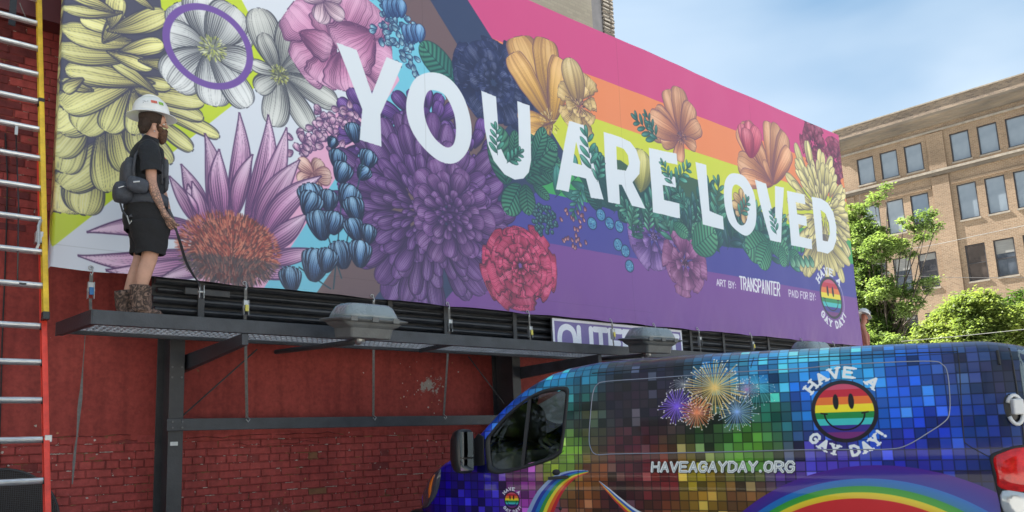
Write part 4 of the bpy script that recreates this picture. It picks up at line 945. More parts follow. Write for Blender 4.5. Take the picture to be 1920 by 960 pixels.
# ---------------------------------------------------------------- ratchet straps between hooks and beam
def strap(hx, label, zbuck, buck, to=None, y_to=7.78, tail=False):
    T = thing('ratchet_strap', label, 'strap', (hx, BY-.02, BZ0+.03), group='ratchet straps tensioning the banner')
    yb = BY-.045
    t = [(0, .0, .005), (.004, -.012, -.015), (.012, -.016, -.045), (.0, -.02, -.07), (-.008, -.02, -.05)]
    MB().tube(t, .0055, 6).build('hook', MT['zinc'], T, smooth=True)
    MB().bar((0, -.02, -.06), (.0, -.02, zbuck+.06), .028, .003, up=(0, 1, 0)).build('webbing', MT['webbing'], T)
    m = MB(); m.box(-.026, -.020, -.045, .0, zbuck-.075, zbuck+.07); m.box(.020, .026, -.045, .0, zbuck-.075, zbuck+.07); m.box(-.02, .02, -.04, -.028, zbuck+.02, zbuck+.065); m.build('ratchet_body', MT['zinc'], T, bevel=.002)
    MB().box(-.017, .017, -.062, -.046, zbuck-.045, zbuck+.02).build('handle', MT['bluebuckle'] if buck == 'blue' else MT['plastic'] if buck == 'dark' else MT['yellowbuckle'], T, bevel=.004)
    MB().tube([(-.03, -.025, zbuck), (.03, -.025, zbuck)], .014, 8).build('spool', MT['zinc'], T)
    if to is not None:
        e = Vector(to)-Vector((hx, BY-.02, BZ0+.03))
        MB().bar((0, -.01, zbuck-.07), e, .03, .003, up=(0, 1, 0)).build('lower_webbing', MT['webbing'], T)
        MB().tube([e+Vector((.0, .0, .01)), e+Vector((.02, -.03, -.02)), e+Vector((.0, -.035, -.05)), e+Vector((-.02, -.03, -.02))], .006, 6).build('beam_hook', MT['zinc'], T, smooth=True)
    else: MB().bar((0, -.02, zbuck-.07), (.01, -.02, zbuck-.22), .024, .003, up=(0, 1, 0)).build('lower_webbing', MT['webbing'], T)
    return T
bz = zt_+.005
lab = ['with blue buckle and loose tail at the left catwalk end', 'with yellow buckle just right of the worker', 'thin strap running down to the beam, behind the large flood lamp', 'with dark buckle on the second long strap right of the large lamp', 'with brass buckle left of the purple sign', 'with yellow buckle in front of the purple sign letters', 'short one at the dome of the middle flood lamp', 'first to the right of the purple sign', 'second to the right of the purple sign', 'above the lamp dome at the van roof', 'last one near the lower right corner of the banner']
for i, h in enumerate(hooks):
    to = None
    if i == 1: to = (atY(463, 788, 7.78)[0], 7.78, bz)
    if i == 2: to = (atY(700, 780, 7.78)[0], 7.78, bz)
    if i == 3: to = (atY(832, 778, 7.78)[0], 7.78, bz)
    T = strap(h, 'ratchet strap '+lab[i], [-.20, -.24, -.30, -.26, -.26, -.20, -.2, -.2, -.2, -.2, -.16][i], ['blue', 'y', 'dark', 'dark', 'y', 'y', 'dark', 'dark', 'y', 'dark', 'y'][i], to)
    if i == 0:
        m = MB(); zs = [-.42, -.62, -.85, -1.05, -1.12, -1.2, -1.42, -1.5, -1.62, -1.80]; prev = None
        o0 = Vector((h, BY-.02, BZ0+.03)); ws = [.003, .003, .004, .011, .015, .014, .005, .010, .011, .004]
        ring = []
        for k, (z, w_) in enumerate(zip(zs, ws)):
            p = Vector((-.02-.05*k/9, -.02+.012*math.sin(k), z)); a = .5*math.sin(k*1.1); ring.append((p+Vector((w_*math.cos(a), w_*math.sin(a), 0)), p-Vector((w_*math.cos(a), w_*math.sin(a), 0))))
        vs = [q for r_ in ring for q in r_]; m.add(vs, [(2*k, 2*k+1, 2*k+3, 2*k+2) for k in range(len(ring)-1)]); m.build('loose_tail', MT['webbing'], T, solid=.003)
# ---------------------------------------------------------------- extension ladder
LT = Vector((.95, 7.70, 5.56)); LBm = Vector((.99, 6.33, 1.52)); ld = (LBm-LT).normalized()
def lp(i): return LT+ld*.305*i                           # i-th rung, right end (0 = topmost measured one)
lad = thing('extension_ladder', 'extension ladder with yellow upper and red lower rails leaning on the red wall', 'ladder', tuple(lp(18.6)))
LO = lp(18.6)
def la(mb, name, m, **k):
    o = mb.build(name, m, lad, **k); o.location = -LO; return o
nrm = Vector((0, ld.z, -ld.y)).normalized()
if nrm.y > 0: nrm = -nrm                                  # towards the camera side
Xd = Vector((-1, 0, 0))
def rail(p, q, m, name, off, dx=0.):
    a = Vector(p)+Xd*dx+nrm*off; b = Vector(q)+Xd*dx+nrm*off; mm = MB()
    d = (b-a).normalized(); s = 1 if dx == 0 else -1
    X = Vector((1, 0, 0))*s
    # channel: web outside, two flanges turned inward
    def slab(c0, c1, w0, w1):
        vs = [P_+X*c+nrm*w for P_ in (a, b) for c, w in ((c0, w0), (c1, w0), (c1, w1), (c0, w1))]
        mm.add(vs, [(0, 3, 2, 1), (4, 5, 6, 7), (0, 1, 5, 4), (1, 2, 6, 5), (2, 3, 7, 6), (3, 0, 4, 7)])
    slab(.024, .030, -.038, .038); slab(-.008, .0241, .031, .038); slab(-.008, .0241, -.038, -.031)
    la(mm, name, m, bevel=.002)
W_ = .41
rail(lp(-4), lp(9.9), MT['yellow'], 'upper_rail', .045); rail(lp(-4), lp(9.9), MT['yellow'], 'upper_rail', .045, W_)
rail(lp(4.5), lp(18.6), MT['orange'], 'lower_rail', -.045); rail(lp(4.5), lp(18.6), MT['orange'], 'lower_rail', -.045, W_+.03)
for i in range(-3, 19):
    up = i <= 9; off = .045 if up else -.045; a = lp(i)+nrm*off; ex = 0 if up else .03
    m = MB(); a2 = a+Xd*(W_+ex)
    prof = [(math.cos(t)*.026, math.sin(t)*.021) for t in np.linspace(0, 6.283, 13)[:-1]]
    prof = [(x if abs(y) < .012 else x, max(-.017, min(.0185, y))) for x, y in prof]
    m.loft([[p+nrm*x+Vector((0, 0, 1))*y for x, y in prof] for p in (a+Vector((.022, 0, 0)), a2-Vector((.0, 0, 0)))])
    for q in (-.008, 0, .008): m.bar(a+nrm*q+Vector((.02, 0, .0190)), a2+nrm*q+Vector((0, 0, .0190)), .003, .003)
    o = la(m, 'rung', MT['alu'])
    if not up:
        b = a; la(MB().box(b.x-.012, b.x+.022, b.y-.028, b.y+.028, b.z-.024, b.z+.024), 'rung_collar', MT['rubber'], bevel=.004)
for i, nm, m_ in ((3.02, 'rail_sleeve', MT['plastic']), (9.86, 'rail_end_cap', MT['plastic'])):
    p = lp(i)+nrm*.045; la(MB().box(p.x-.014, p.x+.034, p.y-.042, p.y+.042, p.z-.03, p.z+.03), nm, m_, bevel=.004)
p = lp(7.6)+nrm*.02; m = MB(); m.tube([p+Vector((-.02, -.05, .16)), p+Vector((-.035, -.06, .10)), p+Vector((-.03, -.07, -.05)), p+Vector((-.05, -.06, -.12)), p+Vector((-.06, -.03, -.10))], [.012, .013, .012, .012, .008], 8); m.box(p.x-.05, p.x+.0, p.y-.06, p.y+.02, p.z-.03, p.z+.06); la(m, 'rung_lock', MT['zinc'], bevel=.003)
p = lp(12.97)-nrm*.045; la(MB().box(p.x-.002, p.x+.045, p.y-.045, p.y+.045, p.z-.028, p.z+.022), 'rail_clamp', MT['zinc'], bevel=.004)
# rope of the ladder
m = MB(); a = lp(4.2)+Vector((-.17, -.02, 0)); b = lp(9)+Vector((-.17, -.05, .02)); m.tube([a, (a+b)/2+Vector((.012, 0, 0)), b], .006, 6); m.tube([b, b+Vector((.03, -.03, -.01)), b+Vector((.07, 0, .0)), b+Vector((.02, .02, .01)), b], .007, 6); la(m, 'halyard_rope', MT['plastic'], smooth=True)
m = MB(); a = lp(4.15)+Vector((-.17, -.03, 0)); m.box(a.x-.012, a.x+.012, a.y-.012, a.y+.012, a.z-.03, a.z+.06); la(m, 'rope_clip', MT['zinc'], bevel=.003)
# black strap hanging at the top
a = atY(25, 2, 7.75); T = thing('hanging_strap', 'short black strap hanging at the top left corner beside the ladder', 'strap', tuple(a))
MB().bar((0, 0, .3), (0, 0, -.24), .055, .006, up=(0, 1, 0)).build('webbing', MT['plastic'], T); MB().tube([(.05, 0, .0), (.07, -.01, -.06), (.10, 0, -.12)], .004, 6).build('frayed_cord', MT['webbing'], T)
# two thin cables down the wall
for i, (pa, pb, lb) in enumerate((((12, 380), (2, 720), 'thin black cable running down the red wall at the far left edge'),)):
    pass
pts = [atY(x, y, WY-.03) for x, y in ((10, 250), (14, 330), (12, 430), (9, 520), (4, 640), (1, 760), (-3, 900))]
c = MB().tube(pts, .007, 6).build('wall_cable', MT['rubber'], smooth=True); tag(c, 'thin black cable running down the red wall at the far left edge', 'cable')
# round dark mesh disc low on the left
def disc_mesh():
    T = thing('round_mesh_panel', 'large dark round wire mesh disc leaning on the wall at the lower left', 'mesh panel', tuple(atY(5, 1080, 7.9)))
    c = np.array(atY(-8, 985, 7.9)); Rr = abs(atY(-8, 880, 7.9)[2]-c[2]); o = Vector(T.location); c = Vector(c)
    m = MB(); m.tube([c-o+Vector((Rr*math.sin(t), 0, Rr*math.cos(t))) for t in np.linspace(0, 6.2832, 49)], .012, 6); m.build('rim', MT['black2'], T, smooth=True)
    m = MB(); k = -Rr
    while k < Rr:
        h = math.sqrt(max(0, Rr*Rr-k*k))
        m.box(c.x-o.x+k-.002, c.x-o.x+k+.002, -.002, .002, c.z-o.z-h, c.z-o.z+h); m.box(c.x-o.x-h, c.x-o.x+h, -.006, -.002, c.z-o.z+k-.002, c.z-o.z+k+.002); k += .016
    m.build('mesh', MT['black2'], T)
    MB().loft([[c-o+Vector((Rr*math.sin(t)*.98, y, Rr*math.cos(t)*.98)) for t in np.linspace(0, 6.2832, 33)[:-1]] for y in (.02, .03)]).build('backing', mat('brown backing', (.035, .02, .018), .8), T)
disc_mesh()
# ---------------------------------------------------------------- van
VM = Matrix((tuple(VH), tuple(VL), tuple(VU))).transposed().to_4x4(); VM.translation = Vector(VROOT)
van = thing('van', 'panel van wrapped in rainbow coloured tiles with a smiley badge and the address HAVEAGAYDAY.ORG', 'van'); van.matrix_world = VM
TT = math.tan(VTILT)
def ztop(X):
    return float(np.interp(X, [-.3, 0, .6, 2.0, 3.0, 3.32, 3.45, 3.62, 3.78, 3.96, 4.16, 4.30, 4.45, 4.62, 4.80, 4.95, 5.02], [2.075, 2.12, 2.145, 2.175, 2.17, 2.13, 2.085, 1.995, 1.89, 1.755, 1.575, 1.45, 1.355, 1.28, 1.17, 1.0, .75]))
def hw(X): return float(np.interp(X, [-.3, 0, 3.6, 4.1, 4.5, 4.75, 4.92, 5.02], [1, 1, 1, .985, .95, .90, .80, .62]))
RR = .42
def station(s):
    """s>=0: distance forward of the rear corner; s<0: angle round the rear corner"""
    if s >= 0: return s, hw(s), 0.
    a = -s/RR; return -RR*.85*math.sin(a), 1-.30*(1-math.cos(a)), a
def ysec(X, Z, w):
    y = w+.012-abs(Z-1.0)*.02 if Z < VBELT else w+.005-(Z-VBELT)*TT
    y += -.006*math.exp(-((Z-1.245)/.05)**2)+.005*math.exp(-((Z-1.16)/.07)**2)
    return y
def sec(s, n_side=40, n_roof=22):
    X, w, a = station(s); zt = ztop(X)-(.03*(1-math.cos(a)) if s < 0 else 0)
    cz = .20 if X < 3.4 else float(np.interp(X, [3.4, 3.7, 4.3, 4.8], [.18, .12, .10, .12])); zs = zt-cz
    pts = []
    z0 = .38
    for k in range(n_side):
        z = z0+(zs-z0)*k/(n_side-1); pts.append((X, max(.05, ysec(X, z, w)), z))
    yb = pts[-1][1]; cw_ = .26 if X < 3.4 else float(np.interp(X, [3.4, 3.8, 4.4], [.24, .12, .2]))
    for k in range(1, 11):
        t = math.pi/2*k/10; pts.append((X, max(.04, yb-cw_*(1-math.cos(t))**.9), zs+cz*.88*math.sin(t)**.9))
    ye = pts[-1][1]; ze = pts[-1][2]
    for k in range(1, n_roof-9):
        f = k/(n_roof-10); pts.append((X, ye*(1-f), ze+(zt+.02-ze)*(1-(1-f)**2)))
    return pts
ss = [-RR*math.pi/2*.98*k/12 for k in range(12, 0, -1)]+[5.02*k/150 for k in range(151)]
secs = [sec(s) for s in ss]; npt = len(secs[0])
WIN = [van_local(780+x/3, 640+y/3) for x, y in ((846, 268), (852, 330), (842, 420), (822, 590), (800, 630), (745, 662), (590, 712), (470, 736), (420, 720), (405, 690), (400, 560), (430, 510), (500, 430), (580, 360), (640, 318), (700, 288), (760, 272))]
WIN = [(p[0], p[2]) for p in WIN]
def inpoly(x, z, P):
    c = False; j = len(P)-1
    for i in range(len(P)):
        if (P[i][1] > z) != (P[j][1] > z) and x < (P[j][0]-P[i][0])*(z-P[i][1])/(P[j][1]-P[i][1])+P[i][0]: c = not c
        j = i
    return c
MT['wrap'] = None
VA = van_art()
MT['wrap'] = print_mat('van wrap', VA.A, .30, .2, coat=.32, gain=.95, crough=.03)
MT['glassv'] = mat('tinted glass', (.012, .016, .018), .03, 0, spec=.9)
_n = MT['glassv'].node_tree; _b = _n.nodes['Principled BSDF']; _tr = _n.nodes.new('ShaderNodeBsdfTransparent'); _tr.inputs[0].default_value = (.74, .80, .78, 1); _m = _n.nodes.new('ShaderNodeMixShader'); _f = _n.nodes.new('ShaderNodeFresnel'); _f.inputs[0].default_value = 1.5
_g = _n.nodes.new('ShaderNodeBsdfGlossy'); _g.inputs['Roughness'].default_value = .02; _n.links.new(_f.outputs[0], _m.inputs[0]); _n.links.new(_tr.outputs[0], _m.inputs[1]); _n.links.new(_g.outputs[0], _m.inputs[2]); _n.links.new(_m.outputs[0], _n.nodes['Material Output'].inputs[0])
MT['darktrim'] = mat('van black trim', (.012, .012, .014), .45)
vs, fs, uvs = [], [], []
for side in (1, -1):
    base = len(vs)
    for sgl in secs:
        acc = 0; pr = None
        for (X, Y, Z) in sgl:
            vs.append((X, Y*side, Z))
    for i in range(len(secs)-1):
        for k in range(npt-1):
            a = base+i*npt+k; q = [a, a+1, a+1+npt, a+npt]
            xs_ = sum(vs[t][0] for t in q)/4; zs_ = sum(vs[t][2] for t in q)/4; ys_ = abs(sum(vs[t][1] for t in q)/4)
            if inpoly(xs_, zs_, WIN) and ys_ > .55: continue
            if 3.62 < xs_ < 4.22 and ys_ < .70 and zs_ > 1.42: continue        # windscreen opening
            fs.append(tuple(q if side < 0 else q[::-1]))
UVc = []
for side in (1, -1):
    for i, sgl in enumerate(secs):
        acc = None
        for k, (X, Y, Z) in enumerate(sgl):
            if k < 40: v = Z; acc = Z
            else: v = acc+math.dist(sgl[k][1:], sgl[k-1][1:]); acc = v
            u = X if ss[i] >= 0 else ss[i]
            UVc.append((1-(u-VX0)/(VX1-VX0), (v-VZ0)/(VZ1-VZ0)))
UVc = np.clip(np.array(UVc), .001, .999)
vs += [(secs[0][k][0], secs[0][k][1]*s, secs[0][k][2]) for s in (1, -1) for k in range(npt)]
b0 = len(vs)-2*npt
for k in range(npt-1): fs.append((b0+k, b0+k+1, b0+npt+k+1, b0+npt+k))
UVc = np.concatenate([UVc, np.tile([[.99, .3]], (2*npt, 1))])
b = MB(); b.add(vs, fs); body = b.build('body', MT['wrap'], van, smooth=True)
me = body.data; uv = me.uv_layers.new(name='UVMap'); li = np.zeros(len(me.loops), np.int32); me.loops.foreach_get('vertex_index', li); uv.data.foreach_set('uv', UVc[li].astype(np.float32).ravel())
m_ = body.modifiers.new('w', 'WELD'); m_.merge_threshold = .0005
def on_side(s, z, off=0., side=1):
    X, w, a = station(s); P0 = sec(s); zz = [p[2] for p in P0[:51]]; yy = [p[1] for p in P0[:51]]
    y = float(np.interp(z, zz, yy)); nx_ = -math.sin(a); ny_ = math.cos(a)
    return Vector((X+nx_*off, (y+ny_*off)*side, z))
# glass, frames
for side in (1, -1):
    ctr = (sum(p[0] for p in WIN)/len(WIN), sum(p[1] for p in WIN)/len(WIN))
    W2 = catmull(WIN, 4)
    ring = lambda sc, off: [on_side(ctr[0]+(x-ctr[0])*sc, ctr[1]+(z-ctr[1])*sc, off, side) for x, z in W2]
    m = MB(); v = [tuple(on_side(x, z, -.016, side)) for x, z in W2]; m.add(v, [tuple(range(len(v)))]); gl = m.build('side_window', MT['glassv'], van)
    m = MB(); m.loft([ring(1.045, .0035), ring(1.035, .007), ring(.95, .003), ring(.935, -.014)], cap=False); m.build('window_seal', MT['darktrim'], gl, smooth=True)
    pa = van_local(780+643/3, 640+318/3); pb = van_local(780+597/3, 640+708/3)
    m = MB(); m.bar(on_side(pa[0], pa[2], -.004, side), on_side(pb[0], pb[2], -.004, side), .035, .012, up=(0, 1, 0)); m.build('window_divider', MT['darktrim'], gl)
# windscreen and its surround
m = MB(); rr_ = []
for s in np.linspace(3.52, 4.32, 9):
    P0 = sec(float(s)); z = P0[-1][2]; ywid = float(np.interp(s, [3.52, 4.32], [.66, .78])); rr_.append([Vector((float(s), ywid*t, z-.012-.05*t*t)) for t in np.linspace(-1, 1, 11)])
m.loft(rr_, cap=False, closed=False); m.build('windscreen', MT['glassv'], van, smooth=True)
# stamped side window panel: thin bright bead in the sheet metal
z2p = lambda l: [van_local(1080+x/3, 640+y/3) for x, y in l]; z1p = lambda l: [van_local(1500+x/3, 640+y/3) for x, y in l]
pp = z2p([(115, 636), (85, 600), (76, 540), (85, 400), (98, 290), (120, 245), (170, 226), (380, 211), (640, 192), (900, 173), (1260, 153)])+z1p([(200, 135), (500, 118), (740, 112), (800, 130), (828, 175), (842, 300), (840, 400), (815, 450), (720, 515), (600, 585), (500, 606), (260, 608), (0, 610)])+z2p([(1000, 617), (700, 624), (400, 630), (200, 634)])
pp = catmull([(p[0], p[2]) for p in pp], 4)
m = MB(); m.tube([on_side(x, z, .0005) for x, z in pp]+[on_side(pp[0][0], pp[0][1], .0005)], .0045, 6); m.build('panel_bead', mat('bead highlight paint', (.20, .22, .30), .18, coat=1., spec=.8), van, smooth=True)
def seam(pl, name='door_seam', r=.0035, mtl='darktrim', f=1):
    m = MB(); Q = catmull([(van_local(*p)[0], van_local(*p)[2]) for p in pl], 6, False); m.tube([on_side(x, z, .0006) for x, z in Q], r, 5); return m.build(name, MT[mtl], van)
seam([(1089, 704), (1088, 760), (1085, 850), (1083, 975)])
seam([(1795, 650), (1799, 690), (1803, 760), (1807, 820), (1812, 832), (1835, 846), (1858, 858)])
seam([(1412, 669), (1408, 690)], 'roof_seam'); seam([(1110, 700), (1300, 684), (1500, 671), (1700, 662), (1795, 659)], 'roof_channel', .0045)
seam([(915, 886), (935, 884), (985, 877), (1035, 862), (1058, 845)], 'belt_line', .003)
# door handle
a = van_local(1030, 897); c = van_local(1067, 894); m = MB(); p = on_side(a[0], a[2], .022); q = on_side(c[0], c[2], .022); m.bar(p, q, .028, .03, up=(0, 1, 0)); o = m.build('door_handle', MT['plastic'], van, bevel=.008, seg=3)
a = van_local(1043, 886); m = MB(); m.ell((a[0], on_side(a[0], a[2])[1]-.01, a[2]), (.05, .016, .032)); m.build('handle_recess', MT['darktrim'], van, smooth=True)
a = van_local(1048, 954); m = MB(); m.ell((a[0], on_side(a[0], a[2])[1]-.006, a[2]), (.02, .012, .02)); m.build('lock_cap', MT['plastic'], van, smooth=True)
# mirrors
def mirror(side):
    c = van_local(887, 853) if side > 0 else None
    cx_, cz_ = 4.22, 1.37; yy = 1.17
    m = MB(); rg = []
    for x, sc in ((-.045, .93), (-.04, .98), (.0, 1.), (.06, .93), (.10, .72), (.12, .4)):
        rg.append([Vector((cx_+x, (yy+.105*sc*math.copysign(abs(math.cos(t))**.55, math.cos(t)))*side, cz_+.205*sc*math.copysign(abs(math.sin(t))**.55, math.sin(t)))) for t in np.linspace(0, 6.2832, 21)[:-1]])
    m.loft(rg); RM = Matrix.Translation((cx_, yy*side, 0))@Matrix.Rotation(-.30*side, 4, 'Z')@Matrix.Translation((-cx_, -yy*side, 0)); m.v = [tuple(RM@Vector(v)) for v in m.v]; mi = m.build('mirror', MT['plastic'], van, smooth=True)
    gm_ = mat('mirror glass', (.8, .82, .82), .02, 1.)
    for (z0, z1) in ((-.055, .175), (-.175, -.07)):
        m = MB(); m.prism([(-.08, z0), (.08, z0), (.08, z1), (-.08, z1)], (cx_-.048, yy*side, cz_), (0, 1, 0), (0, 0, 1), -.002); m.v = [tuple(RM@Vector(v)) for v in m.v]
        o = m.build('mirror_glass', gm_, mi, bevel=.0)
    m = MB(); m.bar((cx_+.03, .99*side, cz_-.10), (cx_+.03, (yy-.06)*side, cz_-.08), .09, .12); m.bar((cx_+.03, .985*side, cz_-.12), (cx_+.10, .985*side, cz_-.16), .05, .12); m.build('mirror_arm', MT['plastic'], mi, bevel=.02, seg=3)
    m = MB(); m.prism([(4.10, 1.235), (4.42, 1.215), (4.33, 1.34), (4.16, 1.53), (4.10, 1.5)], (0, .983*side, 0), (1, 0, 0), (0, 0, 1), -.014*1); m.build('mirror_base_panel', MT['darktrim'], mi, bevel=.004)
mirror(1); mirror(-1)
# lamps
MT['redlamp'] = mat('red lamp lens', (.62, .008, .010), .12, 0, .35, 18, spec=.4, coat=.5); MT['clearlamp'] = mat('clear lamp lens', (.50, .52, .54), .15, .35, coat=.6)
MT['smoked'] = mat('smoked lamp lens', (.05, .05, .07), .1, coat=1.)
MT['amber'] = mat('amber lamp', (.75, .16, .01), .15, coat=1.)
def patch(poly, name, m_, off, side=1, n=16, par=None):
    """polygon in (s, z) laid on the body skin, standing off by `off`, with a rim down to the skin"""
    P_ = catmull(poly, 4); c = P_.mean(0); m = MB()
    rings = [[on_side(c[0]+(x-c[0])*f, c[1]+(z-c[1])*f, o_, side) for x, z in P_] for f, o_ in ((1.0, -.01), (1.0, off*.55), (.96, off), (.6, off*1.15), (.2, off*1.2))]
    m.loft(rings); return m.build(name, m_, par or van, smooth=True)
for side in (1, -1):
    hs = patch([(-.01, 1.30), (.05, 1.27), (.055, 1.20), (.03, .95), (.0, .62), (-.20, .60), (-.30, .7), (-.32, 1.1), (-.30, 1.31), (-.15, 1.335)], 'tail_lamp', MT['rubber'], .012, side)
    patch([(-.03, 1.29), (.035, 1.25), (.03, 1.14), (.012, 1.045), (-.2, 1.02), (-.285, 1.06), (-.29, 1.29), (-.15, 1.32)], 'red_lens', MT['redlamp'], .024, side, par=hs)
    patch([(.008, 1.03), (-.005, .86), (-.2, .84), (-.28, .86), (-.283, 1.03), (-.2, 1.005)], 'reversing_lens', MT['clearlamp'], .022, side, par=hs)
    patch([(-.01, .85), (-.015, .65), (-.2, .63), (-.27, .66), (-.28, .84), (-.2, .82)], 'red_lens', MT['redlamp'], .022, side, par=hs)
    hl = patch([(4.62, 1.20), (4.80, 1.12), (4.93, .98), (4.95, .82), (4.80, .84), (4.66, .98)], 'headlamp', MT['smoked'], .012, side)
    patch([(4.69, 1.15), (4.745, 1.08), (4.78, .99), (4.775, .92), (4.745, .96), (4.72, 1.06)], 'side_marker', MT['amber'], .022, side, par=hl)
# rear door: gap, glass and hinges
def rear_pt(s, z, off, side): return on_side(s, z, off, side)
for side in (1, -1):
    m = MB(); m.tube([on_side(-.20+.03*abs(z-1.5), z, .001, side) for z in np.linspace(.6, 2.02, 24)], .006, 6); m.build('rear_door_gap', MT['darktrim'], van)
    rg = patch([(-.30, 2.0), (-.245, 1.96), (-.25, 1.5), (-.30, 1.42), (-.44, 1.42), (-.44, 2.0)], 'rear_window', MT['glassv'] if False else mat('rear glass', (.12, .15, .16), .06, .0, coat=1.), .006, side)
    MTw = mat('hinge grey plastic', (.55, .55, .56), .4)
    for z in (1.58,):
        h = MB(); A_ = [on_side(-.15+.055*math.cos(t), z+.10*math.sin(t), .02, side) for t in np.linspace(.5, 5.8, 18)]; h.tube(A_, .014, 8); hg = h.build('hinge', MTw, van, smooth=True)
        p = on_side(-.20, z+.02, .03, side); q = on_side(-.12, z+.02, .035, side); h = MB(); h.bar(p, q, .05, .11, up=(0, 0, 1)); h.build('hinge_plate', MTw, hg, bevel=.012, seg=3)
        h = MB(); h.ell(on_side(-.13, z, -.012, side), (.055, .03, .115)); h.build('hinge_recess', MT['plastic'], hg, smooth=True)
    m = MB(); m.tube([on_side(-.085, z, .006, side) for z in (1.90, 1.96, 2.0)], .011, 6); m.build('door_stop', MT['rubber'], van)
m = MB(); m.box(-.262, -.255, -.012, .012, .6, 2.05); m.build('rear_door_split', MT['darktrim'], van)
# cab interior
cabm = mat('cab trim', (.09, .088, .085), .7, 0, .2, 10); seatm = mat('seat cloth', (.035, .035, .04), .9, 0, .3, 40)
m = MB(); m.loft([[Vector((x, y, z)) for x, z in ((3.72, 1.18), (3.70, 1.30), (3.80, 1.36), (4.3, 1.34), (4.4, 1.0), (3.8, 1.0))] for y in (-.93, .93)]); m.build('dashboard', cabm, van, bevel=.02)
m = MB(); m.box(2.55, 4.5, -.95, .95, .5, .56); m.build('cab_floor', cabm, van)
m = MB(); m.box(2.70, 2.73, -.93, .93, .56, 2.02); m.build('bulkhead', cabm, van)
sw = MB(); cs = Vector((3.58, .48, 1.36)); ax = Vector((-.55, 0, .83)).normalized(); e1 = Vector((0, 1, 0)); e2 = ax.cross(e1)
sw.tube([cs+e1*.19*math.cos(t)+e2*.19*math.sin(t) for t in np.linspace(0, 6.2832, 33)], .016, 8)
for t in (.0, math.pi, 4.71): sw.bar(cs, cs+e1*.185*math.cos(t)+e2*.185*math.sin(t), .03, .02)
sw.ell(cs, (.06, .06, .05)); sw.bar(cs, cs-ax*.3+Vector((.1, 0, 0)), .05); sw.build('steering_wheel', cabm, van, smooth=True)
for y in (.48, -.45):
    m = MB(); m.box(2.85, 3.4, y-.24, y+.24, .85, 1.02); o = m.build('seat_cushion', seatm, van, bevel=.05, seg=3)
    m = MB(); m.box(-.07, .07, -.23, .23, 0, .62, M=Matrix.Translation((2.92, y, 1.0))@Matrix.Rotation(-.12, 4, 'Y')); m.build('seat_back', seatm, van, bevel=.05, seg=3)
    m = MB(); m.box(-.05, .05, -.13, .13, 0, .2, M=Matrix.Translation((2.84, y, 1.66))@Matrix.Rotation(-.12, 4, 'Y')); m.build('headrest', seatm, van, bevel=.04, seg=3)
# bumpers, wheels, underbody
m = MB(); m.box(4.6, 5.10, -.86, .86, .42, .80); m.build('front_bumper', MT['plastic'], van, bevel=.08, seg=3)
m = MB(); m.box(-.36, -.05, -.93, .93, .42, .60); m.build('rear_bumper', MT['plastic'], van, bevel=.05, seg=3)
m = MB(); m.box(4.96, 5.03, -.6, .6, .82, 1.02); m.build('grille', MT['plastic'], van, bevel=.02)
for X in (1.0, 4.1):
    for side in (1, -1):
        T_ = MB(); rg = []
        for y, r in ((.70, .20), (.70, .32), (.715, .345), (.80, .35), (.885, .345), (.90, .32), (.90, .2)): rg.append([Vector((X+r*math.cos(t), y*side, .35+r*math.sin(t))) for t in np.linspace(0, 6.2832, 33)[:-1]])
        T_.loft(rg, cap=False); wh = T_.build('wheel', MT['rubber'], van, smooth=True)
        T_ = MB(); rg = [[Vector((X+r*math.cos(t), y*side, .35+r*math.sin(t))) for t in np.linspace(0, 6.2832, 25)[:-1]] for y, r in ((.72, .205), (.86, .205), (.87, .19), (.84, .16), (.86, .05))]; T_.loft(rg); T_.build('rim', MT['zinc'], wh, smooth=True)
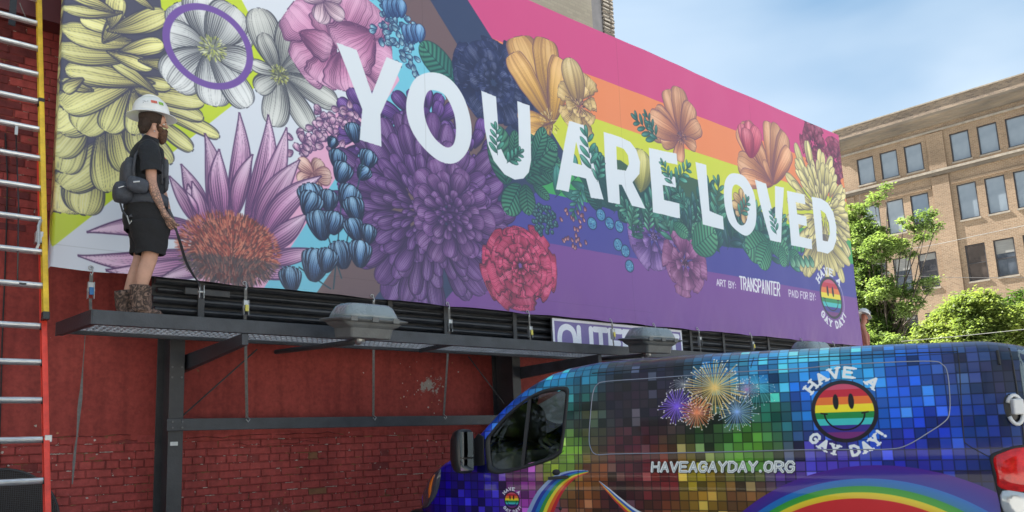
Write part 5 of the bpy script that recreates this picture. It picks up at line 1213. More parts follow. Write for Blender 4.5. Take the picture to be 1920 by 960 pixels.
# ---------------------------------------------------------------- people
skin = mat('skin', (.46, .25, .175), .55, 0, .18, 9, .15, 120, col2=(.50, .28, .20)); skin2 = mat('tanned skin', (.42, .17, .11), .55, 0, .15, 9)
def tattoo_skin():
    m = mat('tattooed skin', (.46, .25, .175), .55, 0, .15, 9); nt = m.node_tree; b = nt.nodes['Principled BSDF']; lk = nt.links.new
    tc = nt.nodes.new('ShaderNodeTexCoord'); n = nt.nodes.new('ShaderNodeTexVoronoi'); n.inputs['Scale'].default_value = 42; n.feature = 'DISTANCE_TO_EDGE'
    nn = nt.nodes.new('ShaderNodeTexNoise'); nn.inputs['Scale'].default_value = 24; lk(tc.outputs['Object'], n.inputs[0]); lk(tc.outputs['Object'], nn.inputs[0])
    r = nt.nodes.new('ShaderNodeValToRGB'); r.color_ramp.elements[0].position = .06; r.color_ramp.elements[1].position = .16; r.color_ramp.elements[0].color = (1, 1, 1, 1); r.color_ramp.elements[1].color = (0, 0, 0, 1); lk(n.outputs['Distance'], r.inputs[0])
    r2 = nt.nodes.new('ShaderNodeValToRGB'); r2.color_ramp.elements[0].position = .48; r2.color_ramp.elements[1].position = .56; lk(nn.outputs[0], r2.inputs[0])
    mx = nt.nodes.new('ShaderNodeMixRGB'); mx.blend_type = 'LIGHTEN'; mx.inputs[0].default_value = .6; lk(r.outputs[0], mx.inputs[1]); lk(r2.outputs[0], mx.inputs[2])
    sx = nt.nodes.new('ShaderNodeSeparateXYZ'); lk(tc.outputs['Object'], sx.inputs[0])
    # forearm only: below the elbow height and in front of the hip
    a = nt.nodes.new('ShaderNodeMapRange'); a.inputs[1].default_value = 1.18; a.inputs[2].default_value = 1.02; lk(sx.outputs[2], a.inputs[0])
    a2 = nt.nodes.new('ShaderNodeMapRange'); a2.inputs[1].default_value = .66; a2.inputs[2].default_value = .72; lk(sx.outputs[2], a2.inputs[0])
    ml = nt.nodes.new('ShaderNodeMath'); ml.operation = 'MULTIPLY'; lk(a.outputs[0], ml.inputs[0]); lk(a2.outputs[0], ml.inputs[1])
    m2 = nt.nodes.new('ShaderNodeMath'); m2.operation = 'MULTIPLY'; lk(ml.outputs[0], m2.inputs[0]); lk(mx.outputs[0], m2.inputs[1])
    m3 = nt.nodes.new('ShaderNodeMath'); m3.operation = 'MULTIPLY'; m3.inputs[1].default_value = .72; lk(m2.outputs[0], m3.inputs[0])
    src = b.inputs['Base Color'].links[0].from_socket; fm = nt.nodes.new('ShaderNodeMixRGB'); fm.inputs[2].default_value = (.045, .045, .05, 1); lk(m3.outputs[0], fm.inputs[0]); lk(src, fm.inputs[1]); lk(fm.outputs[0], b.inputs['Base Color']); return m
hairm = mat('dark brown hair', (.035, .020, .014), .8, 0, .4, 60, .8, 180); beardm = mat('brown beard', (.085, .040, .022), .85, 0, .45, 70, .8, 150)
cloth = mat('black cotton', (.007, .008, .010), .9, 0, .3, 18, .5, 45, col2=(.016, .018, .023)); shortm = mat('black shorts cloth', (.005, .005, .006), .9, 0, .3, 14, .5, 40, col2=(.013, .012, .014))
bagm = mat('dark grey nylon', (.040, .045, .060), .7, 0, .35, 22, .5, 90); strapm = mat('black strap', (.045, .048, .058), .7, 0, .3, 25, .3, 90)
def bootmat():
    m = mat('patterned brown leather', (.05, .028, .02), .75, 0, .4, 20, .6, 80); nt = m.node_tree; b = nt.nodes['Principled BSDF']; lk = nt.links.new
    tc = nt.nodes.new('ShaderNodeTexCoord'); w_ = nt.nodes.new('ShaderNodeTexNoise'); w_.inputs['Scale'].default_value = 16; w_.inputs['Distortion'].default_value = 3.2; w_.inputs['Detail'].default_value = 3; lk(tc.outputs['Object'], w_.inputs[0])
    r = nt.nodes.new('ShaderNodeValToRGB'); e = r.color_ramp.elements; e[0].position = .40; e[0].color = (.030, .018, .014, 1); e[1].position = .62; e[1].color = (.20, .125, .095, 1); k = e.new(.5); k.color = (.085, .050, .036, 1); lk(w_.outputs[0], r.inputs[0]); lk(r.outputs[0], b.inputs['Base Color']); return m
def hatmat(seed):
    m = mat('white hard hat shell', (.66, .66, .65), .32, 0, .06, 6, coat=.3); nt = m.node_tree; b = nt.nodes['Principled BSDF']; return m
def skinned(name, nodes, edges, mt, parent, root=0, sub=2):
    me = bpy.data.meshes.new(name); me.from_pydata([n[0] for n in nodes], edges, []); me.materials.append(mt)
    o = bpy.data.objects.new(name, me); C.objects.link(o); o.parent = parent
    sk = o.modifiers.new('skin', 'SKIN'); sk.use_smooth_shade = True; sk.branch_smoothing = .4
    for i, n in enumerate(nodes):
        r = n[1]; me.skin_vertices[0].data[i].radius = (r, r) if not isinstance(r, tuple) else r
        me.skin_vertices[0].data[i].use_root = (i == root)
    s = o.modifiers.new('sub', 'SUBSURF'); s.levels = sub; s.render_levels = sub; return o
def hand_chain(nodes, edges, wrist_i, palm_dir, side_dir, curl_dir, sc=1., curl=.5):
    """palm, four fingers of different length, thumb; every finger a bent chain"""
    w_ = Vector(nodes[wrist_i][0]); d = Vector(palm_dir).normalized(); s = Vector(side_dir).normalized(); c = Vector(curl_dir).normalized()
    pi = len(nodes); nodes.append((tuple(w_+d*.045*sc), .026*sc)); edges.append((wrist_i, pi))
    for k, (ln, off) in enumerate(((.070, -.030), (.080, -.010), (.076, .010), (.060, .029))):
        p0 = w_+d*.088*sc+s*off*sc; i0 = len(nodes); nodes.append((tuple(p0), .0125*sc)); edges.append((pi, i0))
        a = curl*(1+.12*k); pr = i0; p = p0; dd = d
        for j, f in enumerate((.45, .32, .23)):
            dd = (dd*math.cos(a)+c*math.sin(a)).normalized() if True else dd; c2 = (c-dd*c.dot(dd)).normalized(); c = c2
            p = p+dd*ln*f*sc; q = len(nodes); nodes.append((tuple(p), (.0100-.0012*j)*sc)); edges.append((pr, q)); pr = q
        c = Vector(curl_dir).normalized()
    p0 = w_+d*.03*sc-s*.03*sc; i0 = len(nodes); nodes.append((tuple(p0), .014*sc)); edges.append((pi, i0)); pr = i0; p = p0
    for j, (ln, mx_) in enumerate(((.034, .5), (.028, .3))):
        p = p+(d*.75-s*(.6-.4*j)+c*.35).normalized()*ln*sc; q = len(nodes); nodes.append((tuple(p), (.012-.002*j)*sc)); edges.append((pr, q)); pr = q
def worker():
    Y = 6.60; base = Vector((1.585, Y, 2.712))
    P = lambda x, y, dy=0.: (lambda q: Vector((q[0]-base.x, dy, q[2]-base.z)))(atY(x, y, Y+dy))
    T = thing('person', 'bearded worker in white hard hat, black shorts and boots standing on the catwalk', 'person', tuple(base))
    hip = P(276, 400); waist = P(273, 372); chest = P(275, 318); neckb = P(279, 272); neckt = P(286, 252); head = P(291, 236); jaw = P(300, 246)
    N = [(tuple(hip), (.125, .115))]; E = []
    def add(p, r, par): N.append((tuple(p), r)); E.append((par, len(N)-1)); return len(N)-1
    w1 = add(waist, (.125, .10), 0); c1 = add(chest, (.145, .115), w1); u1 = add(P(277, 288), (.12, .09), c1); n1 = add(neckb, .062, u1); n2 = add(neckt, .055, n1)
    h0 = add(P(289, 243), .066, n2); h1 = add(P(289, 228), .085, h0); h2 = add(P(288, 212), .078, h1)
    j = add(P(302, 251), .032, h0); ns = add(P(311, 238), .020, h1); add(P(316, 240.5), .012, ns); br = add(P(309, 228), .03, h1)
    # near (right) arm
    s1 = add(P(281, 284, -.15), .058, u1); s2 = add(P(283, 310, -.185), .050, s1); el = add(P(284, 343, -.20), .041, s2); fa = add(P(293, 368, -.20), .040, el); wr = add(P(305, 394, -.18), .026, fa)
    hand_chain(N, E, wr, P(316, 412, -.18)-P(305, 394, -.18), (.35, -.75, .25), (.75, .35, -.5), 1.12, .34)
    # far arm, hand on the strap in front
    t1 = add(P(283, 284, .15), .056, u1); t2 = add(P(292, 318, .19), .046, t1); t3 = add(P(300, 345, .20), .038, t2); t4 = add(P(308, 372, .14), .034, t3); tw = add(P(316, 398, .07), .025, t4)
    hand_chain(N, E, tw, P(322, 412, .04)-P(316, 398, .07), (.3, .8, .2), (.5, -.4, -.5), 1.05, .5)
    # legs
    a1 = add(P(278, 425, -.085), .092, 0); a2 = add(P(284, 462, -.09), .075, a1); kn = add(P(280, 488, -.09), .064, a2); cf = add(P(270, 512, -.09), .064, kn); an = add(P(264, 548, -.09), .040, cf); hl = add(P(262, 580, -.09), .04, an); add(P(278, 586, -.10), .036, hl)
    b1 = add(P(272, 425, .085), .09, 0); b2 = add(P(268, 462, .09), .072, b1); k2 = add(P(262, 490, .09), .056, b2); c2 = add(P(252, 514, .09), .053, k2); d2 = add(P(240, 550, .09), .039, c2); e2 = add(P(235, 586, .09), .038, d2); add(P(250, 592, .10), .034, e2)
    body = skinned('body', N, E, tattoo_skin(), T)
    Hc = P(289, 224)
    MB().ell(tuple(P(289, 238.5, -.083)), (.017, .012, .032), 10, 7).build('ear', skin, T, smooth=True)
    MB().ell(tuple(P(289, 238.5, .083)), (.017, .012, .032), 10, 7).build('ear', skin, T, smooth=True)
    for dy in (-.036, .036):
        e = MB().ell(tuple(P(307.0, 233.5, dy)), (.010, .012, .007), 10, 7).build('eye', mat('eye white', (.6, .58, .55), .2), T, smooth=True); MB().ell(tuple(P(308.6, 233.5, dy)), (.005, .006, .006), 8, 6).build('iris', MT['plastic'], e, smooth=True)
        MB().bar(P(310.5, 229.5, dy-.018), P(311.5, 229.8, dy+.018), .008, .007).build('eyebrow', hairm, T)
    # hair under the brim
    def blob(name, parts, m_, jit=.004, seed=1):
        mb = MB(); r_ = random.Random(seed)
        for c, r, rot in parts: mb.ell(c, r, 18, 12, M=Matrix.Rotation(rot, 3, 'Y'))
        mb.v = [tuple(Vector(v)+noise.noise_vector(Vector(v)*38+Vector((seed, 0, 0)))*jit) for v in mb.v]
        return mb.build(name, m_, T, smooth=True)
    blob('hair', [(tuple(P(283, 222)), (.098, .088, .075), 0), (tuple(P(272, 232)), (.052, .074, .085), .1), (tuple(P(268, 240)), (.034, .05, .05), 0)], hairm, .010, 2)
    blob('beard', [(tuple(P(303, 252)), (.044, .060, .050), -.3), (tuple(P(304, 259)), (.036, .046, .048), -.1), (tuple(P(297, 246)), (.046, .073, .034), .5), (tuple(P(292, 240)), (.018, .081, .030), .2), (tuple(P(310, 246)), (.020, .038, .011), .2), (tuple(P(304, 265)), (.024, .030, .030), 0)], beardm, .006, 5)
    # hat
    H = MB(); cxy = P(283.5, 214); rg = []
    for t in np.linspace(0, 1, 12):
        a = t*math.pi/2*.98; rg.append([Vector((math.cos(a)**.8*.148*math.cos(u), math.cos(a)**.8*.120*math.sin(u), .150*math.sin(a))) for u in np.linspace(0, 6.2832, 33)[:-1]])
    brim = []
    for f, z in ((1.0, 0), (1.02, -.006), (1.16, -.018), (1.30, -.026), (1.32, -.032), (1.28, -.032), (1.0, -.012)):
        brim.append([Vector((.148*math.cos(u)*f*(1+.06*max(0, math.cos(u))), .120*math.sin(u)*f*.97, z)) for u in np.linspace(0, 6.2832, 33)[:-1]])
    H.loft(rg[::-1]+brim[1:], cap=True)
    hat = H.build('hard_hat', hatmat(1), T, smooth=True); hat.location = cxy+Vector((.0, 0, .0)); hat.rotation_euler = (0, -.045, 0)
    for yy in (-.028, 0, .028):
        m = MB(); m.tube([(.118*math.cos(a), yy, .012+.143*math.sin(a)) for a in np.linspace(.25, math.pi-.25, 14)], .009, 8); m.build('ridge', hatmat(2), hat, smooth=True)
    for (x0, z0, x1, z1, c) in ((-.030, .052, .018, .078, (.55, .12, .08)), (.032, .050, .072, .078, (.22, .42, .05)), (-.09, .045, -.05, .07, (.6, .6, .6))):
        m = MB(); n = 5; vs = []
        for i in range(n+1):
            for z in (z0, z1):
                x = x0+(x1-x0)*i/n; k = math.cos(math.asin(min(1, z/.150)))**.8; y = -.1225*k*math.sqrt(max(0, 1-(x/(.15*k))**2)); vs.append((x, y-.0015, z))
        m.add(vs, [(2*i, 2*i+2, 2*i+3, 2*i+1) for i in range(n)]); m.build('sticker', mat('sticker', c, .5, 0, .7, 90), hat)
    # clothes: elliptical rings following the body
    def tubew(name, rings, m_, seed, jit=.006, cap=False, n=26, solid=.006):
        mb = MB(); R_ = []
        for c, rx, ry, ax in rings:
            ax = Vector(ax).normalized(); ex = Vector((0, 1, 0)).cross(ax).normalized(); ey = ax.cross(ex)
            R_.append([Vector(c)+ex*rx*math.cos(u)+ey*ry*math.sin(u) for u in np.linspace(0, 6.2832, n+1)[:-1]])
        R2 = []
        for a_, b_ in zip(R_[:-1], R_[1:]):
            for t in (0, .25, .5, .75): R2.append([p.lerp(q, t) for p, q in zip(a_, b_)])
        R2.append(R_[-1]); mb.loft(R2, cap=cap)
        mb.v = [tuple(Vector(v)+noise.noise_vector(Vector((v[0]*13, v[1]*13, v[2]*6))+Vector((seed, 0, 0)))*jit*2.1+noise.noise_vector(Vector((v[0]*20+v[2]*22, v[1]*24, v[2]*16))+Vector((seed, 4, 0)))*jit*.95) for v in mb.v]
        return mb.build(name, m_, T, smooth=True, solid=solid)
    shirt = tubew('t_shirt', [(P(273, 388), .132, .165, (0, 0, 1)), (P(273, 372), .130, .160, (0, 0, 1)), (P(273, 345), .136, .168, (0, 0, 1)), (P(275, 318), .142, .178, (0, 0, 1)), (P(277, 296), .128, .186, (.1, 0, 1)), (P(278, 283), .115, .175, (.15, 0, 1)), (P(279, 274), .088, .115, (.2, 0, 1)), (P(281, 266), .066, .070, (.25, 0, 1)), (P(282.5, 262), .062, .064, (.25, 0, 1))], cloth, 1, .007)
    for dy, sgn in ((-1, -1), (1, 1)):
        q = [P(279, 277, .10*dy), P(280, 284, .155*dy), P(282, 300, .188*dy), P(284, 319, .200*dy), P(284.6, 323, .202*dy)] if dy < 0 else [P(279, 277, .10), P(282, 284, .155), P(287, 300, .18), P(292, 318, .195), P(293, 321, .198)]
        tubew('sleeve', [(q[0], .075, .07, (.1, dy, -.5)), (q[1], .085, .075, (.05, dy*.8, -1)), (q[2], .082, .068, (.05, dy*.3, -1)), (q[3], .076, .066, (.05, .1*dy, -1)), (q[4], .077, .066, (.05, .1*dy, -1))], cloth, 3+dy, .006)
    tubew('shorts', [(P(273, 376), .146, .172, (0, 0, 1)), (P(273, 386), .150, .176, (0, 0, 1)), (P(274, 402), .172, .185, (0, 0, 1)), (P(276, 420), .176, .185, (0, 0, 1)), (P(277, 436), .165, .18, (0, 0, 1))], shortm, 7, .007)
    for dy, xo in ((-1, 0), (1, -9)):
        tubew('shorts_leg', [(P(277+xo*.2, 418, .085*dy), .150, .112, (0, 0, 1)), (P(280+xo*.5, 438, .088*dy), .132, .11, (0, 0, 1)), (P(282+xo, 460, .092*dy), .116, .105, (-.02, 0, 1)), (P(281+xo*1.3, 474, .094*dy), .108, .102, (-.05, 0, 1)), (P(281+xo*1.3, 477, .094*dy), .107, .102, (-.05, 0, 1))], shortm, 9+dy, .008)
    bm_ = bootmat()
    for (xt, yt, xb, yb_, dy) in ((265, 537, 264, 588, -.09), (236, 548, 235, 594, .09)):
        bt = tubew('boot', [(P(xt, yt, dy), .080, .075, (.1, 0, 1)), (P((xt+xb)/2, (yt+yb_)/2, dy), .074, .066, (.05, 0, 1)), (P(xb, yb_-12, dy), .066, .056, (0, 0, 1)), (P(xb+1, yb_-2, dy), .074, .054, (0, 0, 1))], bm_, 14, .008, n=20)
        MB().ell(tuple(P(xb+10, yb_-1, dy)), (.125, .052, .045), 16, 8).build('boot_foot', bm_, bt, smooth=True)
        c0 = P(xb+9, yb_+6, dy); MB().box(c0.x-.12, c0.x+.13, dy-.05, dy+.05, c0.z-.012, c0.z+.014).build('boot_sole', MT['rubber'], bt, bevel=.01)
    # harness, belt, pouches
    hs = MB()
    hs.bar(P(266, 276, -.115), P(285, 273, -.115), .05, .012, up=(0, 1, 0))
    for dy in (-.13, .13):
        hs.tube([P(252, 345, dy), P(250, 318, dy*1.1), P(254, 292, dy*1.05), P(266, 275, dy*.95), P(282, 271, dy*.85), P(294, 282, dy*.9), P(302, 310, dy), P(303, 345, dy)], .019, 8, sq=.6)
    hs.build('harness_strap', strapm, T, smooth=True)
    m = MB(); rg = [[P(274, 381)+Vector((.162*math.cos(u), .188*math.sin(u), z)) for u in np.linspace(0, 6.2832, 33)[:-1]] for z in (-.045, .045)]; m.loft(rg, cap=False); m.build('belt', bagm, T, solid=.012, smooth=True)
    def pouch(px_, py_, dy, r, m_=bagm, name='pouch', rot=0.):
        c = P(px_, py_, dy); m = MB(); rg = []
        for t in np.linspace(-1, 1, 9):
            f = (1-abs(t)**3.2)**.36 if abs(t) < 1 else 0.05; rg.append([Matrix.Rotation(rot, 3, 'Y')@Vector((r[0]*f*math.copysign(abs(math.cos(u))**.7, math.cos(u)), r[1]*f*math.copysign(abs(math.sin(u))**.7, math.sin(u)), r[2]*t)) for u in np.linspace(0, 6.2832, 21)[:-1]])
        m.loft(rg); o = m.build(name, m_, T, smooth=True); o.location = c; return o
    pb = pouch(231, 361, -.06, (.075, .09, .092)); pc = pouch(258, 347, -.20, (.082, .05, .068), rot=.15); pouch(240, 330, -.02, (.055, .11, .14), strapm, 'back_pack'); pouch(243, 306, -.05, (.035, .05, .05), strapm, 'coiled_rope_bag')
    pouch(308, 318, -.07, (.030, .05, .10), strapm, 'chest_pouch'); pouch(309, 343, -.05, (.024, .06, .09), strapm, 'tool_holster')
    MB().tube([P(222, 352, -.14), P(232, 349, -.155), P(242, 352, -.14)], .004, 6).build('zip', MT['alu'], pb).location = -pb.location
    MB().tube([P(250, 341, -.25), P(262, 340, -.252)], .006, 6).build('zip', MT['alu'], pc).location = -pc.location
    MB().ell(tuple(P(309, 300, -.07)), (.012, .012, .022)).build('radio_knob', MT['orange'], T, smooth=True); MB().tube([P(311, 315, -.10), P(314, 330, -.1), P(316, 345, -.09)], .007, 6).build('tool_handle', MT['plastic'], T)
    MB().tube([P(224, 376, -.05), P(230, 396, -.08), P(240, 408, -.1), P(248, 404, -.12)], .013, 6, sq=.5).build('loop_strap', strapm, T, smooth=True)
    MB().tube([P(238, 404, -.13), P(243, 420, -.14), P(247, 414, -.14)], .005, 6).build('grey_cord', MT['zinc'], T)
    MB().ell(tuple(P(289.4, 246, -.097)), (.006, .004, .006), 8, 6).build('earring', MT['zinc'], T, smooth=True)
    # tie-down strap in his hand
    h0 = atY(329, 428, 6.44); e0 = atY(377, 556, 7.1); S = thing('tie_down_strap', 'black tie-down strap from the standing worker hand to the dark stringers', 'strap', tuple(h0)); o = Vector(h0)
    pts = [Vector(atY(x, y, yy))-o for x, y, yy in ((316, 392, 6.42), (325, 410, 6.40), (330, 430, 6.44), (340, 462, 6.6), (348, 488, 6.75), (360, 512, 6.9), (374, 534, 7.05), (379, 560, 7.1))]
    pts = [Vector(p) for p in catmull(pts, 5, False)]
    m = MB(); ring = [(p+Vector((.012*math.cos(.5*math.sin(i*.25)), .012*math.sin(.5*math.sin(i*.25)), 0)), p-Vector((.012*math.cos(.5*math.sin(i*.25)), .012*math.sin(.5*math.sin(i*.25)), 0))) for i, p in enumerate(pts)]
    m.add([q for r_ in ring for q in r_], [(2*k, 2*k+1, 2*k+3, 2*k+2) for k in range(len(ring)-1)]); m.build('webbing', strapm, S, solid=.004)
    c = Vector(atY(376, 548, 7.1))-o; m = MB(); m.box(c.x-.022, c.x-.016, c.y-.04, c.y, c.z-.06, c.z+.06); m.box(c.x+.016, c.x+.022, c.y-.04, c.y, c.z-.06, c.z+.06); m.tube([c+Vector((-.03, -.02, 0)), c+Vector((.03, -.02, 0))], .012, 8); m.build('ratchet_body', MT['zinc'], S, bevel=.002)
worker()

def second_person():
    Yp = 7.95; base = Vector(atY(1624, 800, Yp)); base.z = 2.45
    P = lambda x, y, dy=0.: (lambda q: Vector((q[0]-base.x, dy, q[2]-base.z)))(atY(x, y, Yp+dy))
    T = thing('person', 'second worker in white hard hat peeking from behind the right banner edge', 'person', tuple(base))
    hd = P(1620, 594); N = [(tuple(hd+Vector((-.22, .1, -.95))), .125)]; E = []
    def add(p, r, par): N.append((tuple(p), r)); E.append((par, len(N)-1)); return len(N)-1
    c1 = add(hd+Vector((-.20, .1, -.62)), (.15, .11), 0); u1 = add(hd+Vector((-.13, .08, -.36)), (.13, .09), c1); n1 = add(hd+Vector((-.06, .03, -.19)), .055, u1); h0 = add(hd+Vector((-.0, 0, -.06)), .07, n1); h1 = add(hd+Vector((.0, 0, .02)), .085, h0); ns = add(hd+Vector((.085, -.03, -.03)), .02, h1); add(hd+Vector((.105, -.04, -.045)), .011, ns); add(hd+Vector((.05, -.02, -.11)), .035, h0)
    s1 = add(P(1617, 611, -.1), .066, u1); s2 = add(P(1621, 624, -.16), .056, s1); el = add(P(1624, 636, -.2), .044, s2); wr = add(P(1626, 650, -.22), .032, el)
    hand_chain(N, E, wr, (0.05, -.1, -1), (.8, .3, 0), (0, 1, -.3), 1.1, .4)
    t1 = add(hd+Vector((-.2, .25, -.40)), .055, u1); t2 = add(hd+Vector((-.2, .3, -.7)), .04, t1); tw = add(hd+Vector((-.05, .2, -.9)), .026, t2); hand_chain(N, E, tw, (1, -.3, -.2), (0, .5, .8), (0, -.5, -.5), 1., .4)
    for dy in (-.1, .1): a = add(hd+Vector((-.2, .1+dy, -1.35)), .075, 0); b_ = add(hd+Vector((-.22, .1+dy, -1.75)), .045, a); add(hd+Vector((-.1, .1+dy, -1.8)), .035, b_)
    skinned('body', N, E, skin2, T)
    m = MB(); rg = []
    for z, f in ((-.95, .9), (-.62, 1.05), (-.42, 1.05), (-.32, .7), (-.22, .42)): rg.append([hd+Vector((-.20+(.95+z)*.12+.17*f*math.cos(u), .1+.19*f*math.sin(u)-(.95+z)*.04, z)) for u in np.linspace(0, 6.2832, 21)[:-1]])
    m.loft(rg, cap=False); m.build('shirt', mat('faded red shirt', (.30, .09, .07), .9, 0, .3, 10), T, smooth=True, solid=.01)
    m = MB(); m.ell(tuple(hd+Vector((.05, -.02, -.10))), (.05, .05, .06)); m.build('beard', beardm, T, smooth=True)
    H = MB(); rg = []
    for t in np.linspace(0, 1, 9):
        a = t*math.pi/2*.98; rg.append([Vector((math.cos(a)**.8*.145*math.cos(u), math.cos(a)**.8*.12*math.sin(u), .13*math.sin(a))) for u in np.linspace(0, 6.2832, 25)[:-1]])
    br = [[Vector((.145*math.cos(u)*f, .12*math.sin(u)*f, z)) for u in np.linspace(0, 6.2832, 25)[:-1]] for f, z in ((1.02, -.006), (1.3, -.03), (1.28, -.036), (1., -.01))]
    H.loft(rg[::-1]+br); hat = H.build('hard_hat', hatmat(3), T, smooth=True); hat.location = hd+Vector((.015, 0, .055)); hat.rotation_euler = (.1, .45, 0)
    m = MB(); m.tube([(.1*math.cos(a), -.02, .12*math.sin(a)+.012) for a in np.linspace(.4, 2.7, 10)], .008, 6); m.build('ridge', hatmat(4), hat)
    MB().box(-.03, .05, -.118, -.112, .04, .075).build('sticker', mat('dark sticker', (.1, .12, .14), .5, 0, .8, 60), hat)
second_person()
# ---------------------------------------------------------------- brick office building across the street
def brick_nodes(name, c1, c2, mort, bw=.22, bh_=.075, rough=.85, stain=.0, ang=0., bump=.6, ms=.012, offs=.5):
    m = bpy.data.materials.new(name); m.use_nodes = True; nt = m.node_tree; b = nt.nodes['Principled BSDF']; lk = nt.links.new
    g = nt.nodes.new('ShaderNodeTexCoord'); mp = nt.nodes.new('ShaderNodeMapping'); lk(g.outputs['Object'], mp.inputs[0]); mp.inputs['Rotation'].default_value = (math.pi/2, 0, 0) if ang == 0 else (math.pi/2, 0, ang)
    sx = nt.nodes.new('ShaderNodeSeparateXYZ'); lk(g.outputs['Object'], sx.inputs[0]); cb = nt.nodes.new('ShaderNodeCombineXYZ'); ad = nt.nodes.new('ShaderNodeMath'); lk(sx.outputs[0], ad.inputs[0]); lk(sx.outputs[1], ad.inputs[1]); lk(ad.outputs[0], cb.inputs[0]); lk(sx.outputs[2], cb.inputs[1])
    br = nt.nodes.new('ShaderNodeTexBrick'); br.inputs['Scale'].default_value = 1; br.inputs['Brick Width'].default_value = bw; br.inputs['Row Height'].default_value = bh_; br.inputs['Mortar Size'].default_value = ms; br.offset = offs
    br.inputs['Color1'].default_value = (*c1, 1); br.inputs['Color2'].default_value = (*c2, 1); br.inputs['Mortar'].default_value = (*mort, 1); lk(cb.outputs[0], br.inputs[0])
    n = nt.nodes.new('ShaderNodeTexNoise'); n.inputs['Scale'].default_value = .5; n.inputs['Detail'].default_value = 8; lk(cb.outputs[0], n.inputs[0])
    r = nt.nodes.new('ShaderNodeValToRGB'); r.color_ramp.elements[0].position = .3; r.color_ramp.elements[1].position = .7; r.color_ramp.elements[0].color = (.82-stain, .80-stain, .78-stain, 1); r.color_ramp.elements[1].color = (1.1, 1.08, 1.05, 1); lk(n.outputs[0], r.inputs[0])
    mx = nt.nodes.new('ShaderNodeMixRGB'); mx.blend_type = 'MULTIPLY'; mx.inputs[0].default_value = 1; lk(br.outputs[0], mx.inputs[1]); lk(r.outputs[0], mx.inputs[2]); lk(mx.outputs[0], b.inputs['Base Color'])
    b.inputs['Roughness'].default_value = rough; bp = nt.nodes.new('ShaderNodeBump'); bp.inputs['Strength'].default_value = bump; bp.inputs['Distance'].default_value = .02; bp.invert = True; lk(br.outputs['Fac'], bp.inputs['Height']); lk(bp.outputs[0], b.inputs['Normal']); return m
fu = np.array([math.cos(1.6927), math.sin(1.6927), 0]); fm_ = np.array([-math.sin(1.6927), math.cos(1.6927), 0.]); FD = -49.6028
# local frame: x along -u (towards the viewer's right), y into the building, z up
FX = Vector(-fu); FYv = Vector(-fm_); FZ = Vector((0, 0, 1))
bo = Vector(fm_)*FD
OM = Matrix((FX, FYv, FZ)).transposed().to_4x4(); OM.translation = bo
off = thing('office_building', 'tan brick office building with rows of dark framed windows and stained cornice', 'building'); off.matrix_world = OM
BR = brick_nodes('tan brick', (.255, .170, .110), (.175, .112, .072), (.28, .23, .17), stain=.05); BR2 = brick_nodes('tan brick diaper', (.29, .22, .16), (.13, .10, .08), (.25, .21, .17), bw=.22, bh_=.075, stain=.05)
STN = mat('stained stone', (.07, .06, .052), .85, 0, .5, 1.6, .3, 20, col2=(.18, .145, .11), stretch=(.25, 1, 1.6)); STL = mat('pale stone sill', (.24, .21, .175), .8, 0, .3, 3)
FRM = mat('dark window frame', (.035, .032, .036), .5)
def win_glass(name, tint, mt):
    m = mat(name, tint, .05, 0, spec=.8, coat=.6); nt = m.node_tree; b = nt.nodes['Principled BSDF']; g = nt.nodes.new('ShaderNodeTexCoord'); n = nt.nodes.new('ShaderNodeTexNoise'); n.inputs['Scale'].default_value = 1.2; nt.links.new(g.outputs['Object'], n.inputs[0])
    r = nt.nodes.new('ShaderNodeValToRGB'); r.color_ramp.elements[0].position = .3; r.color_ramp.elements[1].position = .7; r.color_ramp.elements[0].color = (*tint, 1); r.color_ramp.elements[1].color = (*mt, 1); nt.links.new(n.outputs[0], r.inputs[0]); nt.links.new(r.outputs[0], b.inputs['Base Color']); return m
GLB = win_glass('blind behind glass', (.15, .18, .215), (.20, .235, .27)); GLD = win_glass('dark glass', (.020, .022, .028), (.06, .06, .07))
# window centres (in u) -> local x = -u
cent = [-(15.36), -(13.97), -(12.56), -10.05, -8.63, -7.22, -4.7, -3.3, -1.9, .6, 2.0, 3.4]; cent = [-18.0+.0]+cent if False else cent
rows = [(16.85, 18.57), (13.33, 15.45), (9.70, 11.82), (6.1, 8.25), (2.4, 4.7)]
xe = [-17.0, 8.0]; hwid = .50
wb = MB()
edges = sorted(sum([[c-hwid, c+hwid] for c in cent], []))
zed = [.12]+sorted(sum([list(r) for r in rows], []))+[18.95]
# wall cells around the openings, 0.18 deep reveals
xsx = [xe[0]]+edges+[xe[1]]
for i in range(len(xsx)-1):
    for j in range(len(zed)-1):
        opening = (i % 2 == 1) and (j % 2 == 1)
        if not opening: wb.add([(xsx[i], 0, zed[j]), (xsx[i+1], 0, zed[j]), (xsx[i+1], 0, zed[j+1]), (xsx[i], 0, zed[j+1])], [(0, 1, 2, 3)])
        else:
            a, b_, c, d = xsx[i], xsx[i+1], zed[j], zed[j+1]; D_ = .16
            wb.add([(a, 0, c), (b_, 0, c), (b_, 0, d), (a, 0, d), (a, D_, c), (b_, D_, c), (b_, D_, d), (a, D_, d)], [(0, 4, 5, 1), (1, 5, 6, 2), (2, 6, 7, 3), (3, 7, 4, 0)])
wb.add([(xe[0], 0, .12), (xe[0], 14, .12), (xe[0], 14, 18.95), (xe[0], 0, 18.95)], [(0, 1, 2, 3)])
wb.add([(xe[1], 0, .12), (xe[1], 14, .12), (xe[1], 14, 18.95), (xe[1], 0, 18.95)], [(3, 2, 1, 0)])
wb.build('wall', BR, off)
MB().box(xe[0], xe[1], .02, 14, 18.95, 19.4).build('frieze', BR, off)
def pier(x0, x1, z0, z1):
    MB().box(x0, x1, -.09, -.003, z0, z1).build('pier', BR, off)
